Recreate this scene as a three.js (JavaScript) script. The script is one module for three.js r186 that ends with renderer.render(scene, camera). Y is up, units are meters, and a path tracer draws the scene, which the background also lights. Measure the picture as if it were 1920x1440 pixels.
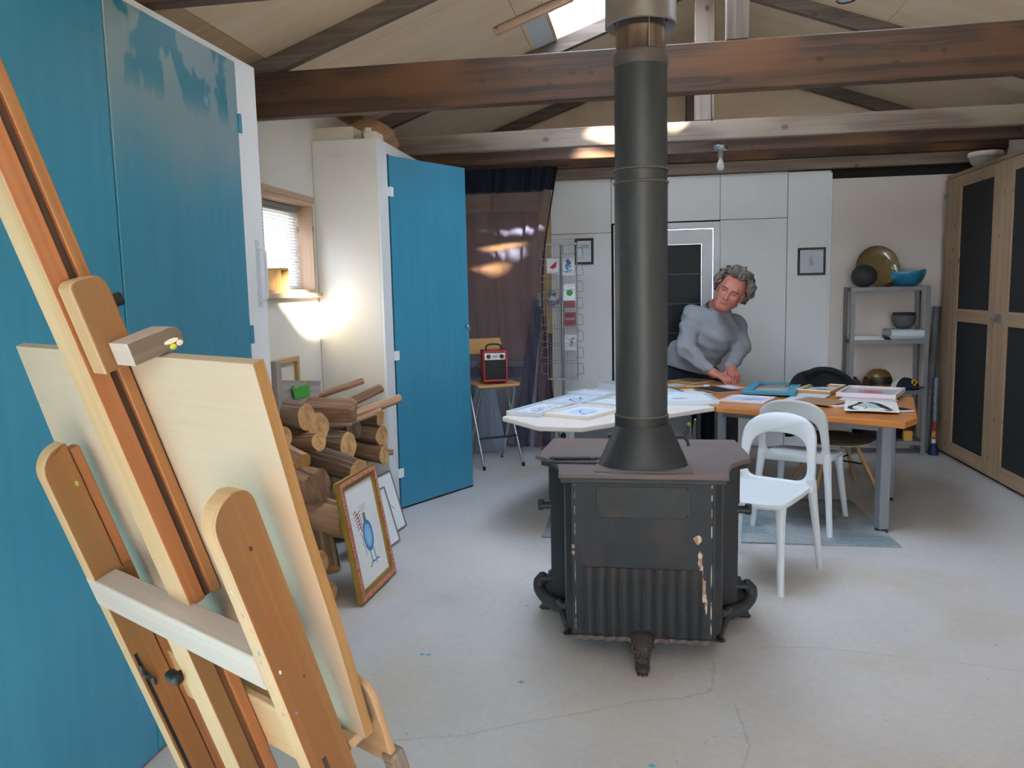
import * as THREE from 'three';
import { RoundedBoxGeometry } from 'three/addons/geometries/RoundedBoxGeometry.js';
import { mergeGeometries, mergeVertices, toCreasedNormals } from 'three/addons/utils/BufferGeometryUtils.js';
import { MarchingCubes } from 'three/addons/objects/MarchingCubes.js';

// ---------- camera, sky, sun, exposure ----------
const scene = new THREE.Scene();
const camera = new THREE.PerspectiveCamera(51.28, 4 / 3, 0.05, 200);
camera.position.set(0, 1.45, 0);
camera.rotation.set(-0.11614, 0.16493, -0.0215, 'YXZ');
camera.updateMatrixWorld();

const renderer = new THREE.WebGLRenderer({ antialias: true });
renderer.toneMapping = THREE.LinearToneMapping;
renderer.toneMappingExposure = 2.0;
renderer.shadowMap.enabled = true;

{ // a pale, hazy daylight sky with thin cloud
  const w = 256, h = 128, d = new Float32Array(w * h * 4);
  for (let j = 0; j < h; j++) for (let i = 0; i < w; i++) {
    const el = (j + 0.5) / h * Math.PI - Math.PI / 2, t = Math.max(0, Math.sin(el)), k = 4 * (j * w + i), a = i / w * Math.PI * 2;
    const c = 0.5 + 0.25 * Math.sin(3 * a + 4 * t) * Math.cos(2 * a - 7 * t);
    const up = el > 0 ? 1 : 0.55;
    d[k] = up * (6.0 - 1.0 * t + 0.5 * c); d[k + 1] = up * (6.8 - 0.7 * t + 0.45 * c); d[k + 2] = up * (8.0 - 0.2 * t + 0.4 * c); d[k + 3] = 1;
  }
  const sky = new THREE.DataTexture(d, w, h, THREE.RGBAFormat, THREE.FloatType);
  sky.mapping = THREE.EquirectangularReflectionMapping; sky.magFilter = sky.minFilter = THREE.LinearFilter; sky.colorSpace = THREE.LinearSRGBColorSpace; sky.needsUpdate = true;
  scene.background = sky;
}
const sun = new THREE.DirectionalLight(0xfff0d8, 46);
sun.position.set(1.82 * 4, 1 * 4, 2.41 * 4 - 3); sun.target.position.set(0, 0, -3);
sun.castShadow = true; sun.shadow.radius = 3.5; sun.shadow.mapSize.set(2048, 2048);
Object.assign(sun.shadow.camera, { left: -9, right: 9, top: 9, bottom: -9, near: 0.1, far: 40 });
scene.add(sun, sun.target);

// ---------- helpers ----------
let seed = 7;
const rnd = () => { seed = (seed + 0x6D2B79F5) | 0; let t = Math.imul(seed ^ (seed >>> 15), 1 | seed); t = (t + Math.imul(t ^ (t >>> 7), 61 | t)) ^ t; return ((t ^ (t >>> 14)) >>> 0) / 4294967296; };
const R = (a, b) => a + (b - a) * rnd(), V = (x, y, z) => new THREE.Vector3(x, y, z);
const lerp = (a, b, t) => a + (b - a) * t, clamp = (x, a = 0, b = 1) => Math.min(b, Math.max(a, x)), sm = (a, b, x) => { const t = clamp((x - a) / (b - a)); return t * t * (3 - 2 * t); };
const hash = (x, y, s) => { let h = Math.imul(x, 374761393) ^ Math.imul(y, 668265263) ^ Math.imul(s, 2246822519); h = Math.imul(h ^ (h >>> 13), 1274126177); return ((h ^ (h >>> 16)) >>> 0) / 4294967296; };
function noise(u, v, fx, fy, s) { // tiles over u, v in 0..1
  const x = u * fx, y = v * fy, xi = Math.floor(x), yi = Math.floor(y), a = x - xi, b = y - yi, sa = a * a * (3 - 2 * a), sb = b * b * (3 - 2 * b);
  const m = (k, f) => ((k % f) + f) % f, h = (i, j) => hash(m(i, fx), m(j, fy), s);
  return lerp(lerp(h(xi, yi), h(xi + 1, yi), sa), lerp(h(xi, yi + 1), h(xi + 1, yi + 1), sa), sb);
}
function fbm(u, v, fx, fy, o, s) { let t = 0, a = 0.5, n = 0; for (let i = 0; i < o; i++) { t += a * noise(u, v, fx, fy, s + i); n += a; a /= 2; fx *= 2; fy *= 2; } return t / n; }
const hex = (c) => [(c >> 16) & 255, (c >> 8) & 255, c & 255];
const mixc = (a, b, t) => [lerp(a[0], b[0], t), lerp(a[1], b[1], t), lerp(a[2], b[2], t)];
function tex(w, h, fn, sx = 1, sy = 1, srgb = true) {
  const d = new Uint8Array(w * h * 4);
  for (let j = 0; j < h; j++) for (let i = 0; i < w; i++) { const c = fn((i + 0.5) / w, (j + 0.5) / h), k = 4 * (j * w + i); d[k] = clamp(c[0], 0, 255); d[k + 1] = clamp(c[1], 0, 255); d[k + 2] = clamp(c[2], 0, 255); d[k + 3] = 255; }
  const t = new THREE.DataTexture(d, w, h); t.wrapS = t.wrapT = THREE.RepeatWrapping; t.magFilter = THREE.LinearFilter; t.minFilter = THREE.LinearMipmapLinearFilter; t.generateMipmaps = true;
  if (srgb) t.colorSpace = THREE.SRGBColorSpace; t.repeat.set(1 / sx, 1 / sy); t.needsUpdate = true; return t;
}
const std = (o) => new THREE.MeshStandardMaterial({ roughness: 0.7, ...o });
const phys = (o) => new THREE.MeshPhysicalMaterial({ roughness: 0.5, ...o });
// sawn or planed wood: grain runs along u; a tile is 1.6 m long and 0.5 m wide
function woodMat(a, b, c, s, o = {}) {
  const A = hex(a), B = hex(b), Cc = hex(c), kn = o.knots || 0, ks = Array.from({ length: kn }, (_, i) => [hash(i, 1, s), hash(i, 2, s), 0.008 + 0.014 * hash(i, 3, s)]);
  const t = tex(512, 256, (u, v) => {
    let wv = v + 0.02 * (noise(u, v, 3, 4, s + 9) - 0.5);
    let dark = 0;
    for (const [x, y, r] of ks) { const dx = Math.abs(u - x) * 1.6, dy = Math.abs(v - y) * 0.5, q = Math.hypot(dx * 0.7, dy); wv += 0.02 * Math.exp(-q * q / (6 * r * r)) * Math.sign(v - y); dark = Math.max(dark, 1 - sm(r * 0.5, r, q)); }
    const g = fbm(u, wv, 2, o.rings || 22, 3, s), f = fbm(u, wv, 5, 90, 2, s + 20), bl = fbm(u, v, 3, 3, 3, s + 40);
    let col = mixc(A, B, sm(0.25, 0.75, 0.62 * g + 0.38 * f)); col = mixc(col, Cc, (o.blotch ?? 0.6) * sm(0.45, 0.8, bl)); return mixc(col, Cc.map((x) => x * 0.5), dark * 0.7);
  }, 1.6, 0.5);
  return std({ map: t, roughness: o.rough ?? 0.65, ...(o.mat || {}) });
}
const clean = (g) => { if (g.index) g = g.toNonIndexed(); for (const k of Object.keys(g.attributes)) if (!['position', 'normal', 'uv'].includes(k)) g.deleteAttribute(k); if (!g.attributes.uv) g.setAttribute('uv', new THREE.Float32BufferAttribute(new Float32Array(g.attributes.position.count * 2), 2)); g.clearGroups(); return g; };
// uv in metres by the main direction of each face; the grain runs along one axis
function boxUV(g, grain = 'x', du = rnd() * 3, dv = rnd() * 3) {
  g = clean(g); const p = g.attributes.position, n = g.attributes.normal, uv = g.attributes.uv, gi = 'xyz'.indexOf(grain);
  for (let i = 0; i < p.count; i += 3) {
    const m = [0, 0, 0]; for (let k = 0; k < 3; k++) { m[0] += n.getX(i + k); m[1] += n.getY(i + k); m[2] += n.getZ(i + k); }
    const ab = m.map(Math.abs), ax = ab.indexOf(Math.max(...ab)), rest = [0, 1, 2].filter((k) => k !== ax);
    const ua = rest.includes(gi) ? gi : rest[0], va = rest.find((k) => k !== ua);
    for (let k = 0; k < 3; k++) { const q = [p.getX(i + k), p.getY(i + k), p.getZ(i + k)]; uv.setXY(i + k, q[ua] + du, q[va] + dv); }
  }
  return g;
}
const at = (g, x = 0, y = 0, z = 0, rx = 0, ry = 0, rz = 0) => { g.applyMatrix4(new THREE.Matrix4().compose(V(x, y, z), new THREE.Quaternion().setFromEuler(new THREE.Euler(rx, ry, rz)), V(1, 1, 1))); return g; };
// a box from its low to its high corner, edges rounded by r
function bx(x0, x1, y0, y1, z0, z1, grain = 'x', r = 0.003) {
  const w = x1 - x0, h = y1 - y0, d = z1 - z0; r = Math.min(r, w / 2.2, h / 2.2, d / 2.2);
  return at(boxUV(r > 0 ? new RoundedBoxGeometry(w, h, d, 1, r) : new THREE.BoxGeometry(w, h, d), grain), (x0 + x1) / 2, (y0 + y1) / 2, (z0 + z1) / 2);
}
// a squared bar from a to b, t thick sideways, h high
function bar(a, b, t, h, r = 0.003, up = V(0, 1, 0)) {
  const d = b.clone().sub(a), L = d.length(), x = d.normalize(); let z = x.clone().cross(up); if (z.lengthSq() < 1e-6) z = V(0, 0, 1); z.normalize(); const y = z.clone().cross(x);
  const g = boxUV(r > 0 ? new RoundedBoxGeometry(L, h, t, 1, Math.min(r, t / 2.2, h / 2.2)) : new THREE.BoxGeometry(L, h, t), 'x');
  g.applyMatrix4(new THREE.Matrix4().makeBasis(x, y, z).setPosition(a.clone().add(b).multiplyScalar(0.5))); return g;
}
const tube = (pts, r, seg = 24, rad = 8, closed = false) => clean(new THREE.TubeGeometry(new THREE.CatmullRomCurve3(pts.map((p) => (p.isVector3 ? p : V(...p))), closed, 'centripetal'), seg, r, rad, closed));
function rod(a, b, r, r2 = r, rad = 10) { const d = b.clone().sub(a), L = d.length(), g = clean(new THREE.CylinderGeometry(r2, r, L, rad)); g.applyQuaternion(new THREE.Quaternion().setFromUnitVectors(V(0, 1, 0), d.normalize())); return at(g, (a.x + b.x) / 2, (a.y + b.y) / 2, (a.z + b.z) / 2); }
const lathe = (pts, seg = 32) => clean(new THREE.LatheGeometry(pts.map((p) => new THREE.Vector2(...p)), seg));
const shape = (pts) => new THREE.Shape(pts.map((p) => new THREE.Vector2(...p)));
function extr(s, depth, bevel = 0, seg = 12) { return clean(new THREE.ExtrudeGeometry(s, { depth: depth - 2 * bevel, bevelEnabled: bevel > 0, bevelThickness: bevel, bevelSize: bevel, bevelOffset: -bevel, bevelSegments: 2, curveSegments: seg }).translate(0, 0, bevel)); }
// outline in plan (x, z), standing from y0 to y1
function slab(pts, y0, y1, bevel = 0) { const g = extr(shape(pts.map(([x, z]) => [x, -z])), y1 - y0, bevel); g.rotateX(-Math.PI / 2); g.translate(0, y0, 0); return boxUV(g, 'x'); }
const merge = (gs) => mergeGeometries(gs.map(clean));
const smooth = (g, a = 0.6) => toCreasedNormals(g, a);
const used = {};
const numbered = (n) => { const k = (used[n] = (used[n] ?? -1) + 1); return k ? `${n}_${String(k).padStart(3, '0')}` : n; };
function part(name, g, m, parent, label) { const o = new THREE.Mesh(Array.isArray(g) ? merge(g) : g, m); o.name = name; o.castShadow = o.receiveShadow = true; if (label) o.userData.label = label; parent.add(o); return o; }
function tag(o, label, category, group) { o.userData = { ...o.userData, label, category }; if (group) o.userData.group = group; return o; }
function thing(name, label, category, pos = [0, 0, 0], turn = 0, group) { const o = new THREE.Group(); o.name = numbered(name); o.position.set(...pos); o.rotation.y = turn; scene.add(o); return tag(o, label, category, group); }
function single(name, g, m, label, category, group) { const o = part(numbered(name), g, m, scene); return tag(o, label, category, group); }
function structure(name) { const o = new THREE.Group(); o.name = name; o.userData.kind = 'structure'; scene.add(o); return o; }
function canvas(w, h, draw) { const c = document.createElement('canvas'); c.width = w; c.height = h; const x = c.getContext('2d'); draw(x, w, h); const t = new THREE.CanvasTexture(c); t.colorSpace = THREE.SRGBColorSpace; t.magFilter = THREE.LinearFilter; return t; }
// a flat rectangle with uv 0..1: lies in x, y, faces z
const sheet = (w, h, t = 0.001) => { const g = clean(new THREE.BoxGeometry(w, h, t)), p = g.attributes.position, uv = g.attributes.uv; for (let i = 0; i < p.count; i++) uv.setXY(i, p.getX(i) / w + 0.5, p.getY(i) / h + 0.5); return g; };

// ---------- materials ----------
const M = {};
M.ply = woodMat(0xe6d2b6, 0xdfc7a6, 0xe8d6bc, 11, { blotch: 0.4, rings: 5, rough: 0.6 });
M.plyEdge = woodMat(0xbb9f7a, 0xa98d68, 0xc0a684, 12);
M.beamDark = woodMat(0x563c2b, 0x35251b, 0x70492c, 21, { knots: 9, blotch: 0.8, rings: 16, rough: 0.55 });
M.beamGrey = woodMat(0x8f8073, 0x6e6054, 0x9e9083, 22, { knots: 5, rings: 14, rough: 0.8 });
M.rafter = woodMat(0x75685c, 0x594d43, 0x857769, 23, { knots: 4, rough: 0.8 });
M.pine = woodMat(0xc9ab90, 0xb99a80, 0xd0b79e, 24, { knots: 8, rough: 0.6 });
M.paleTimber = woodMat(0xb09678, 0x9a8066, 0xa8907a, 25, { knots: 5, rough: 0.7 });
M.easel = woodMat(0xa06e42, 0x885a32, 0x7c603e, 31, { blotch: 0.9, rings: 9, rough: 0.42 });
M.easelPale = woodMat(0xc29f78, 0xb28c64, 0xc4ac8e, 32, { rings: 9, rough: 0.5 });
M.easelRed = woodMat(0xa86e44, 0x8e5834, 0x9e663c, 33, { rings: 12, rough: 0.4 });
M.easelGrey = woodMat(0xbeafa7, 0xb2a199, 0xbab1b0, 34, { rings: 9, rough: 0.5 });  // pale grey puts the sky light on the ledge tops into the colour
M.board = woodMat(0xb9a793, 0xb39f8a, 0xb6a89c, 35, { rings: 3, blotch: 0.5, rough: 0.6 });
M.boardEdge = woodMat(0xa87f52, 0x96703f, 0xb58c5e, 36);
M.greyBoard = woodMat(0xaca49c, 0x908880, 0xb5afa8, 37, { rings: 18, rough: 0.85 });
M.stoolWood = woodMat(0xd9ac6c, 0xcd9c58, 0xdfb77a, 38, { rough: 0.35 });
M.tableOrange = woodMat(0xc98446, 0xbf7639, 0xcd8c50, 39, { rings: 6, blotch: 0.4, rough: 0.32 });
M.bark = woodMat(0xa48d78, 0x6a5642, 0xb8a28c, 41, { rings: 26, blotch: 0.7, rough: 0.95 });
M.barkRed = woodMat(0xaa8468, 0x7c5c46, 0xbc9878, 42, { rings: 20, rough: 0.9 });
M.barkPale = woodMat(0xc4a080, 0xa07e60, 0xd2b090, 43, { rings: 24, rough: 0.9 });
for (const [k, s] of [['bark', 51], ['barkRed', 52], ['barkPale', 53]]) { M[k].bumpMap = tex(256, 256, (u, v) => { const g = 255 * fbm(u, v, 3, 24, 3, s); return [g, g, g]; }, 0.8, 0.4, false); M[k].bumpScale = 0.012; }
const endTex = tex(256, 256, (u, v) => { const x = u - 0.5, y = v - 0.5, r = Math.hypot(x, y), a = Math.atan2(y, x); const rg = 0.5 + 0.5 * Math.sin(r * 130 + 3 * noise(u, v, 5, 5, 3)); let c = mixc([222, 178, 122], [206, 158, 106], rg * 0.35 + 0.4 * noise(u, v, 20, 20, 4)); c = mixc(c, [172, 122, 76], 0.7 - 0.7 * sm(0.01, 0.06, r)); c = mixc(c, [150, 112, 78], 0.5 * sm(0.5, 0.8, fbm(u, v, 4, 4, 3, 8))); const ck = Math.abs(Math.sin(a * 2 + 1.3)); return mixc(c, [120, 80, 48], (1 - sm(0, 0.03, ck)) * (1 - sm(0.1, 0.35, r)) * 0.8); });
M.cutEnd = std({ map: endTex, roughness: 0.85 });
M.white = std({ map: tex(256, 256, (u, v) => { const n = 6 * (fbm(u, v, 4, 4, 4, 61) - 0.5); return [230 + n, 233 + n, 234 + n]; }, 2, 2), roughness: 0.6 });
M.cream = std({ map: tex(256, 256, (u, v) => { const n = 7 * (fbm(u, v, 4, 4, 4, 62) - 0.5); return [225 + n, 223 + n, 214 + n]; }, 2, 2), roughness: 0.6 });
M.plaster = std({ map: tex(256, 256, (u, v) => { const n = 14 * (fbm(u, v, 5, 5, 5, 63) - 0.5); return [218 + n, 210 + n, 203 + n]; }, 2, 2), roughness: 0.9 });
M.blue = phys({ map: tex(512, 512, (u, v) => { const n = 8 * (fbm(u, v, 3, 60, 2, 64) - 0.5) + 10 * (fbm(u, v, 5, 5, 3, 65) - 0.5); return [60 + n * 0.6, 140 + n, 171 + n]; }, 1.5, 1.5), roughness: 0.36 });
M.steel = std({ color: 0xb8bcc0, metalness: 0.9, roughness: 0.3 });
M.chrome = std({ color: 0xc8ccd0, metalness: 1, roughness: 0.18 });
M.greyMetal = std({ color: 0x8b9198, metalness: 0.3, roughness: 0.5 });
M.darkMetal = std({ color: 0x3a3d40, metalness: 0.5, roughness: 0.5 });
M.galv = std({ color: 0x868a8c, metalness: 0.6, roughness: 0.5 });
M.black = std({ color: 0x17181a, roughness: 0.5 });
M.blackCloth = std({ color: 0x14161c, roughness: 0.95 });
M.plastic = phys({ color: 0xccd4d8, roughness: 0.42 });
M.tableWhite = std({ color: 0xe6ded6, roughness: 0.4 });
M.glass = phys({ color: 0xffffff, transmission: 1, thickness: 0, roughness: 0.02, ior: 1.5 });
M.iron = std({ map: tex(512, 512, (u, v) => { const n = 10 * (fbm(u, v, 12, 12, 4, 71) - 0.5), r = sm(0.62, 0.8, fbm(u, v, 5, 5, 4, 72)); return mixc([46 + n, 49 + n, 52 + n], [84, 62, 56], r * 0.45); }, 0.8, 0.8), metalness: 0.15, roughness: 0.5 });
M.ironRust = std({ map: tex(512, 512, (u, v) => { const n = 14 * (fbm(u, v, 10, 10, 4, 73) - 0.5), r = sm(0.45, 0.75, fbm(u, v, 4, 4, 4, 74)); return mixc([104 + n, 95 + n, 94 + n], [116, 92, 86], r * 0.8); }, 0.8, 0.8), metalness: 0.1, roughness: 0.55 });
M.pipe = std({ map: tex(256, 512, (u, v) => { const n = 8 * (fbm(u, v, 8, 8, 4, 75) - 0.5); const sp = noise(u, v, 90, 90, 76) > 0.985 ? 40 : 0; return [64 + n + sp, 67 + n + sp * 0.8, 68 + n + sp * 0.6]; }, 0.6, 1.2), metalness: 0.15, roughness: 0.42 });
M.ironFoot = std({ map: M.ironRust.map, color: 0x9c9694, metalness: 0.1, roughness: 0.55 });
M.gold = std({ color: 0xa5863c, metalness: 0.6, roughness: 0.4 });
M.pinkFrame = std({ map: tex(256, 64, (u, v) => mixc([206, 140, 122], [150, 66, 54], sm(0.55, 0.7, fbm(u, v, 40, 10, 2, 77))), 0.2, 0.05), roughness: 0.6 });
M.paper = std({ color: 0xd8dfe6, roughness: 0.7 });
M.creamPaper = std({ color: 0xe6dccb, roughness: 0.7 });
M.frameWhite = std({ color: 0xcad4dc, roughness: 0.5 });
M.frameCream = std({ color: 0xe8e2d2, roughness: 0.5 });
M.framePink = std({ color: 0xe6d6d6, roughness: 0.5 });
M.frameBlue = woodMat(0x4c9db8, 0x3f8ca8, 0x63acc2, 44, { rings: 30, rough: 0.6 });
M.frameWood = woodMat(0xcfae78, 0xbf9a62, 0xd6b988, 45, { rough: 0.5 });
M.cardboard = std({ color: 0xa98363, roughness: 0.85 });
M.darkCard = std({ color: 0x2b2426, roughness: 0.6 });
M.red = phys({ color: 0xb31f2b, roughness: 0.4 });
M.darkMesh = std({ map: tex(128, 128, (u, v) => { const n = 8 * noise(u, v, 60, 60, 78); return [26 + n, 27 + n, 29 + n]; }, 0.4, 0.4), roughness: 0.85 });

// ---------- the room ----------
const XL = -2.054, XR = 2.95, ZB = -7.39, ZF = 2.9, XA = 0.42, YA = 3.52, SL = 0.357;
const roofY = (x) => YA - SL * Math.abs(x - XA);
{ // concrete floor: mottled, a few cracks and paint drips
  const W = 5.6, H = 11, x0 = -2.35, z0 = -7.7, w = 1024, h = 2048, crack = new Float32Array(w * h), drip = new Float32Array(w * h);
  const dot = (a, x, z, s, r = 1) => { const i = Math.round((x - x0) / W * w), j = Math.round((z - z0) / H * h); for (let q = -r; q <= r; q++) for (let p = -r; p <= r; p++) if (i + p >= 0 && i + p < w && j + q >= 0 && j + q < h && p * p + q * q <= r * r) { const k = (j + q) * w + i + p; a[k] = Math.max(a[k], s); } };
  const cracks = [[[-0.95, -2.33], [-0.815, -2.36], [-0.725, -2.39], [-0.588, -2.42], [-0.475, -2.487], [-0.374, -2.54], [-0.243, -2.598], [-0.163, -2.636], [-0.054, -2.701], [0.057, -2.737], [0.132, -2.754], [0.171, -2.782], [0.214, -2.802], [0.237, -2.836], [0.255, -2.962], [0.26, -3.05]], [[0.308, -2.731], [0.319, -2.577], [0.323, -2.468], [0.288, -2.354], [0.28, -2.2]], [[0.469, -3.203], [0.7, -3.225], [0.931, -3.186], [1.154, -3.157], [1.363, -3.117], [1.9, -3.0]], [[-0.6, -4.6], [-0.5, -4.1], [-0.7, -3.7], [-0.72, -3.3]]];
  for (const c of cracks) for (let i = 0; i + 1 < c.length; i++) for (let t = 0; t < 1; t += 0.004) { const j = 0.006 * (noise(i / 20 + t / 20, 0.3, 400, 3, 5) - 0.5); dot(crack, lerp(c[i][0], c[i + 1][0], t) + j, lerp(c[i][1], c[i + 1][1], t) + j, (c === cracks[3] ? 0.08 : 0.22) * (0.5 + 0.5 * noise(i / 9 + t / 9, 0.5, 90, 2, 6)), 0); }
  for (const [x, z, r] of [[-0.47, -2.19, 4], [-0.64, -2.17, 3], [-0.86, -2.98, 2], [-0.89, -2.98, 2], [-0.46, -2.8, 2], [0.02, -2.33, 2]]) dot(drip, x, z, 0.75, r);
  const speck = new Float32Array(w * h); for (let i = 0; i < 420; i++) dot(speck, R(x0, x0 + W), R(-5.5, -1), R(0.15, 0.5), rnd() < 0.06 ? 1 : 0);
  const floorTex = tex(w, h, (u, v) => {
    const k = Math.min(h - 1, Math.floor(v * h)) * w + Math.min(w - 1, Math.floor(u * w));
    const a = fbm(u, v, 5, 10, 5, 81), b = fbm(u, v, 12, 24, 4, 82), f = noise(u, v, 400, 800, 83);
    let c = mixc([176, 173, 169], [193, 192, 191], sm(0.3, 0.7, a)); c = mixc(c, [178, 168, 152], 0.5 * sm(0.5, 0.78, b)); c = c.map((x) => x + 7 * (f - 0.5) + 8 * (b - 0.5));
    c = mixc(c, [92, 84, 78], crack[k]); c = mixc(c, [70, 64, 60], speck[k]); return mixc(c, [70, 150, 180], drip[k]);
  }, 1, 1); floorTex.wrapS = floorTex.wrapT = THREE.ClampToEdgeWrapping;
  const g = clean(new THREE.BoxGeometry(W, 0.12, H)).translate(x0 + W / 2, -0.06, z0 + H / 2), p = g.attributes.position;
  for (let i = 0; i < p.count; i++) g.attributes.uv.setXY(i, (p.getX(i) - x0) / W, (p.getZ(i) - z0) / H);
  const fl = part('floor', g, std({ map: floorTex, roughness: 0.55 }), scene); fl.userData.kind = 'structure';
}
{ // yard round the building, made pale to bounce light up indoors
  const g = bx(-40, 40, -0.4, -0.14, -40, 40, 'x', 0); const o = part('ground', g, std({ map: tex(128, 128, (u, v) => mixc([168, 164, 150], [198, 194, 182], fbm(u, v, 8, 8, 3, 84)), 3, 3), roughness: 1 }), scene); o.userData.kind = 'structure';
}
// openings in the roof: low x, high x, low z, high z
const HOLES = [[-0.6, 0.12, -5.93, -5.06], [-0.62, 0.36, -4.9, -3.1], [1.14, 1.5, -0.5, 0.06], [1.0, 1.5, -4.25, -3.7]];  // second: an unseen rooflight added to brighten the back of the room
function cutRects(r, holes) {
  let list = [r];
  for (const [a, b, c, d] of holes) list = list.flatMap(([x0, x1, z0, z1]) => (a >= x1 || b <= x0 || c >= z1 || d <= z0) ? [[x0, x1, z0, z1]] : [[x0, Math.max(x0, a), z0, z1], [Math.min(x1, b), x1, z0, z1], [Math.max(x0, a), Math.min(x1, b), z0, Math.max(z0, c)], [Math.max(x0, a), Math.min(x1, b), Math.min(z1, d), z1]].filter((q) => q[1] - q[0] > 0.004 && q[3] - q[2] > 0.004));
  return list;
}
function sloped(x0, x1, z0, z1, lift, t, gap = 0, grain = 'x') { const g = bx(x0 + gap, x1 - gap, 0, t, z0 + gap, z1 - gap, grain, 0), p = g.attributes.position; for (let i = 0; i < p.count; i++) p.setY(i, p.getY(i) + roofY(p.getX(i)) + lift); g.computeVertexNormals(); return g; }
{
  const c = structure('ceiling'), zs = [ZB, -6.9, -5.68, -4.46, -3.24, -2.02, -0.8, 0.42, 1.64, ZF];
  for (const xs of [[XL, -1.94, -0.76, XA], [XA, 1.55, 2.62, XR]]) for (let i = 0; i + 1 < xs.length; i++) for (let j = 0; j + 1 < zs.length; j++)
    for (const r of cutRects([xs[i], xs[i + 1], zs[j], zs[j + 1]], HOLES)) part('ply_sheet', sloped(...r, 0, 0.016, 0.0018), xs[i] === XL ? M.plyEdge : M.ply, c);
  const o = structure('roof'), rm = std({ color: 0x5a5650, roughness: 0.9 }), dk = 0.045;
  for (const [a, b] of [[XL - 0.3, XA], [XA, XR + 0.3]]) for (const r of cutRects([a, b, ZB - 0.25, ZF + 0.25], HOLES)) part('roof_deck', sloped(...r, 0.017, dk), rm, o);
}
HOLES.forEach(([a, b, c, d], k) => { // rooflights: timber rims (first two deepened to block sun) and a pane
  const s = structure(`window_${k + 3}`), wm = k === 0 ? M.pine : M.white, t = 0.018, up = [0.11, 0.24, 0.075, 0.075][k];
  part('reveal', sloped(a - 0.001, a + t, c, d, -0.01, up), wm, s); part('reveal', sloped(b - t, b + 0.001, c, d, -0.01, up), wm, s);
  part('reveal', sloped(a + t, b - t, c, c + t, -0.01, up), wm, s); part('reveal', sloped(a + t, b - t, d - t, d, -0.01, up), wm, s);
  part('pane', sloped(a + t, b - t, c + t, d - t, up - 0.025, 0.006), M.glass, s);
  if (k === 0) { part('glazing_bar', sloped(a + t, b - t, c + 0.13, c + 0.165, -0.012, 0.05), M.pine, s); part('lining_strip', sloped(a - 0.13, a - 0.002, c + 0.05, d, -0.006, 0.005), M.frameWhite, s); part('batten', bar(V(-0.9, roofY(-0.9) - 0.03, -5.03), V(-0.42, roofY(-0.42) - 0.03, -5.03), 0.035, 0.045), M.pine, s); }
});
{ // left wall with a small window
  const w = structure('wall_left'), z0 = -4.83, z1 = -4.13, y0 = 1.463, y1 = 2.02, xo = XL - 0.19, top = roofY(XL) + 0.02;
  part('plaster', [bx(xo, XL, 0, top, ZB, z0, 'y', 0), bx(xo, XL, 0, top, z1, ZF, 'y', 0), bx(xo, XL, 0, y0, z0, z1, 'y', 0), bx(xo, XL, y1, top, z0, z1, 'y', 0)], M.cream, w);
  const n = structure('window_1');
  part('lining', bx(xo, XL + 0.012, y0 - 0.001, y0 + 0.022, z0, z1, 'z'), M.pine, n); part('lining', bx(xo, XL + 0.012, y1 - 0.022, y1, z0, z1, 'z'), M.pine, n);
  part('lining', bx(xo, XL + 0.012, y0 + 0.022, y1 - 0.022, z0, z0 + 0.022, 'y'), M.pine, n); part('lining', bx(xo, XL + 0.012, y0 + 0.022, y1 - 0.022, z1 - 0.022, z1, 'y'), M.pine, n);
  part('architrave', bx(XL, XL + 0.016, y1, y1 + 0.035, z0 - 0.02, z1 + 0.05, 'z'), M.pine, n); part('sill', bx(XL - 0.06, XL + 0.05, y0 - 0.03, y0 + 0.001, z0 - 0.012, z1 + 0.05, 'z', 0.006), M.pine, n);
  const xg = xo + 0.03, f = 0.045;
  part('window_frame', [bx(xg, xg + 0.04, y0 + 0.022, y0 + 0.022 + f, z0 + 0.022, z1 - 0.022, 'z'), bx(xg, xg + 0.04, y1 - 0.022 - f, y1 - 0.022, z0 + 0.022, z1 - 0.022, 'z'), bx(xg, xg + 0.04, y0 + 0.06, y1 - 0.06, z0 + 0.022, z0 + 0.022 + f, 'y'), bx(xg, xg + 0.04, y0 + 0.06, y1 - 0.06, z1 - 0.022 - f, z1 - 0.022, 'y')], M.frameWood, n);
  part('pane', bx(xg + 0.016, xg + 0.021, y0 + 0.06, y1 - 0.06, z0 + 0.06, z1 - 0.06, 'z', 0), M.glass, n);
  const b = thing('venetian_blind', 'lowered grey venetian blind in the small window by the firewood', 'blind', [XL - 0.088, y0, (z0 + z1) / 2]);
  const L = z1 - z0 - 0.06, sg = boxUV(new RoundedBoxGeometry(0.024, 0.0014, L, 1, 0.0006), 'z'), sl = std({ color: 0xdfe3e6, roughness: 0.45 });
  part('head_rail', bx(-0.015, 0.015, y1 - y0 - 0.052, y1 - y0 - 0.024, -L / 2, L / 2, 'z'), M.greyMetal, b);
  for (let i = 0; i < 25; i++) { const s = part('slat', sg, sl, b); s.position.set(0, 0.05 + i * 0.0186, 0); s.rotation.z = -0.85; }
  part('bottom_rail', bx(-0.013, 0.013, 0.027, 0.038, -L / 2, L / 2, 'z'), sl, b);
  for (const q of [-0.24, 0.24]) part('ladder_cord', rod(V(0.014, 0.03, q), V(0.014, y1 - y0 - 0.03, q), 0.0012, 0.0012, 5), sl, b);
}
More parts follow.
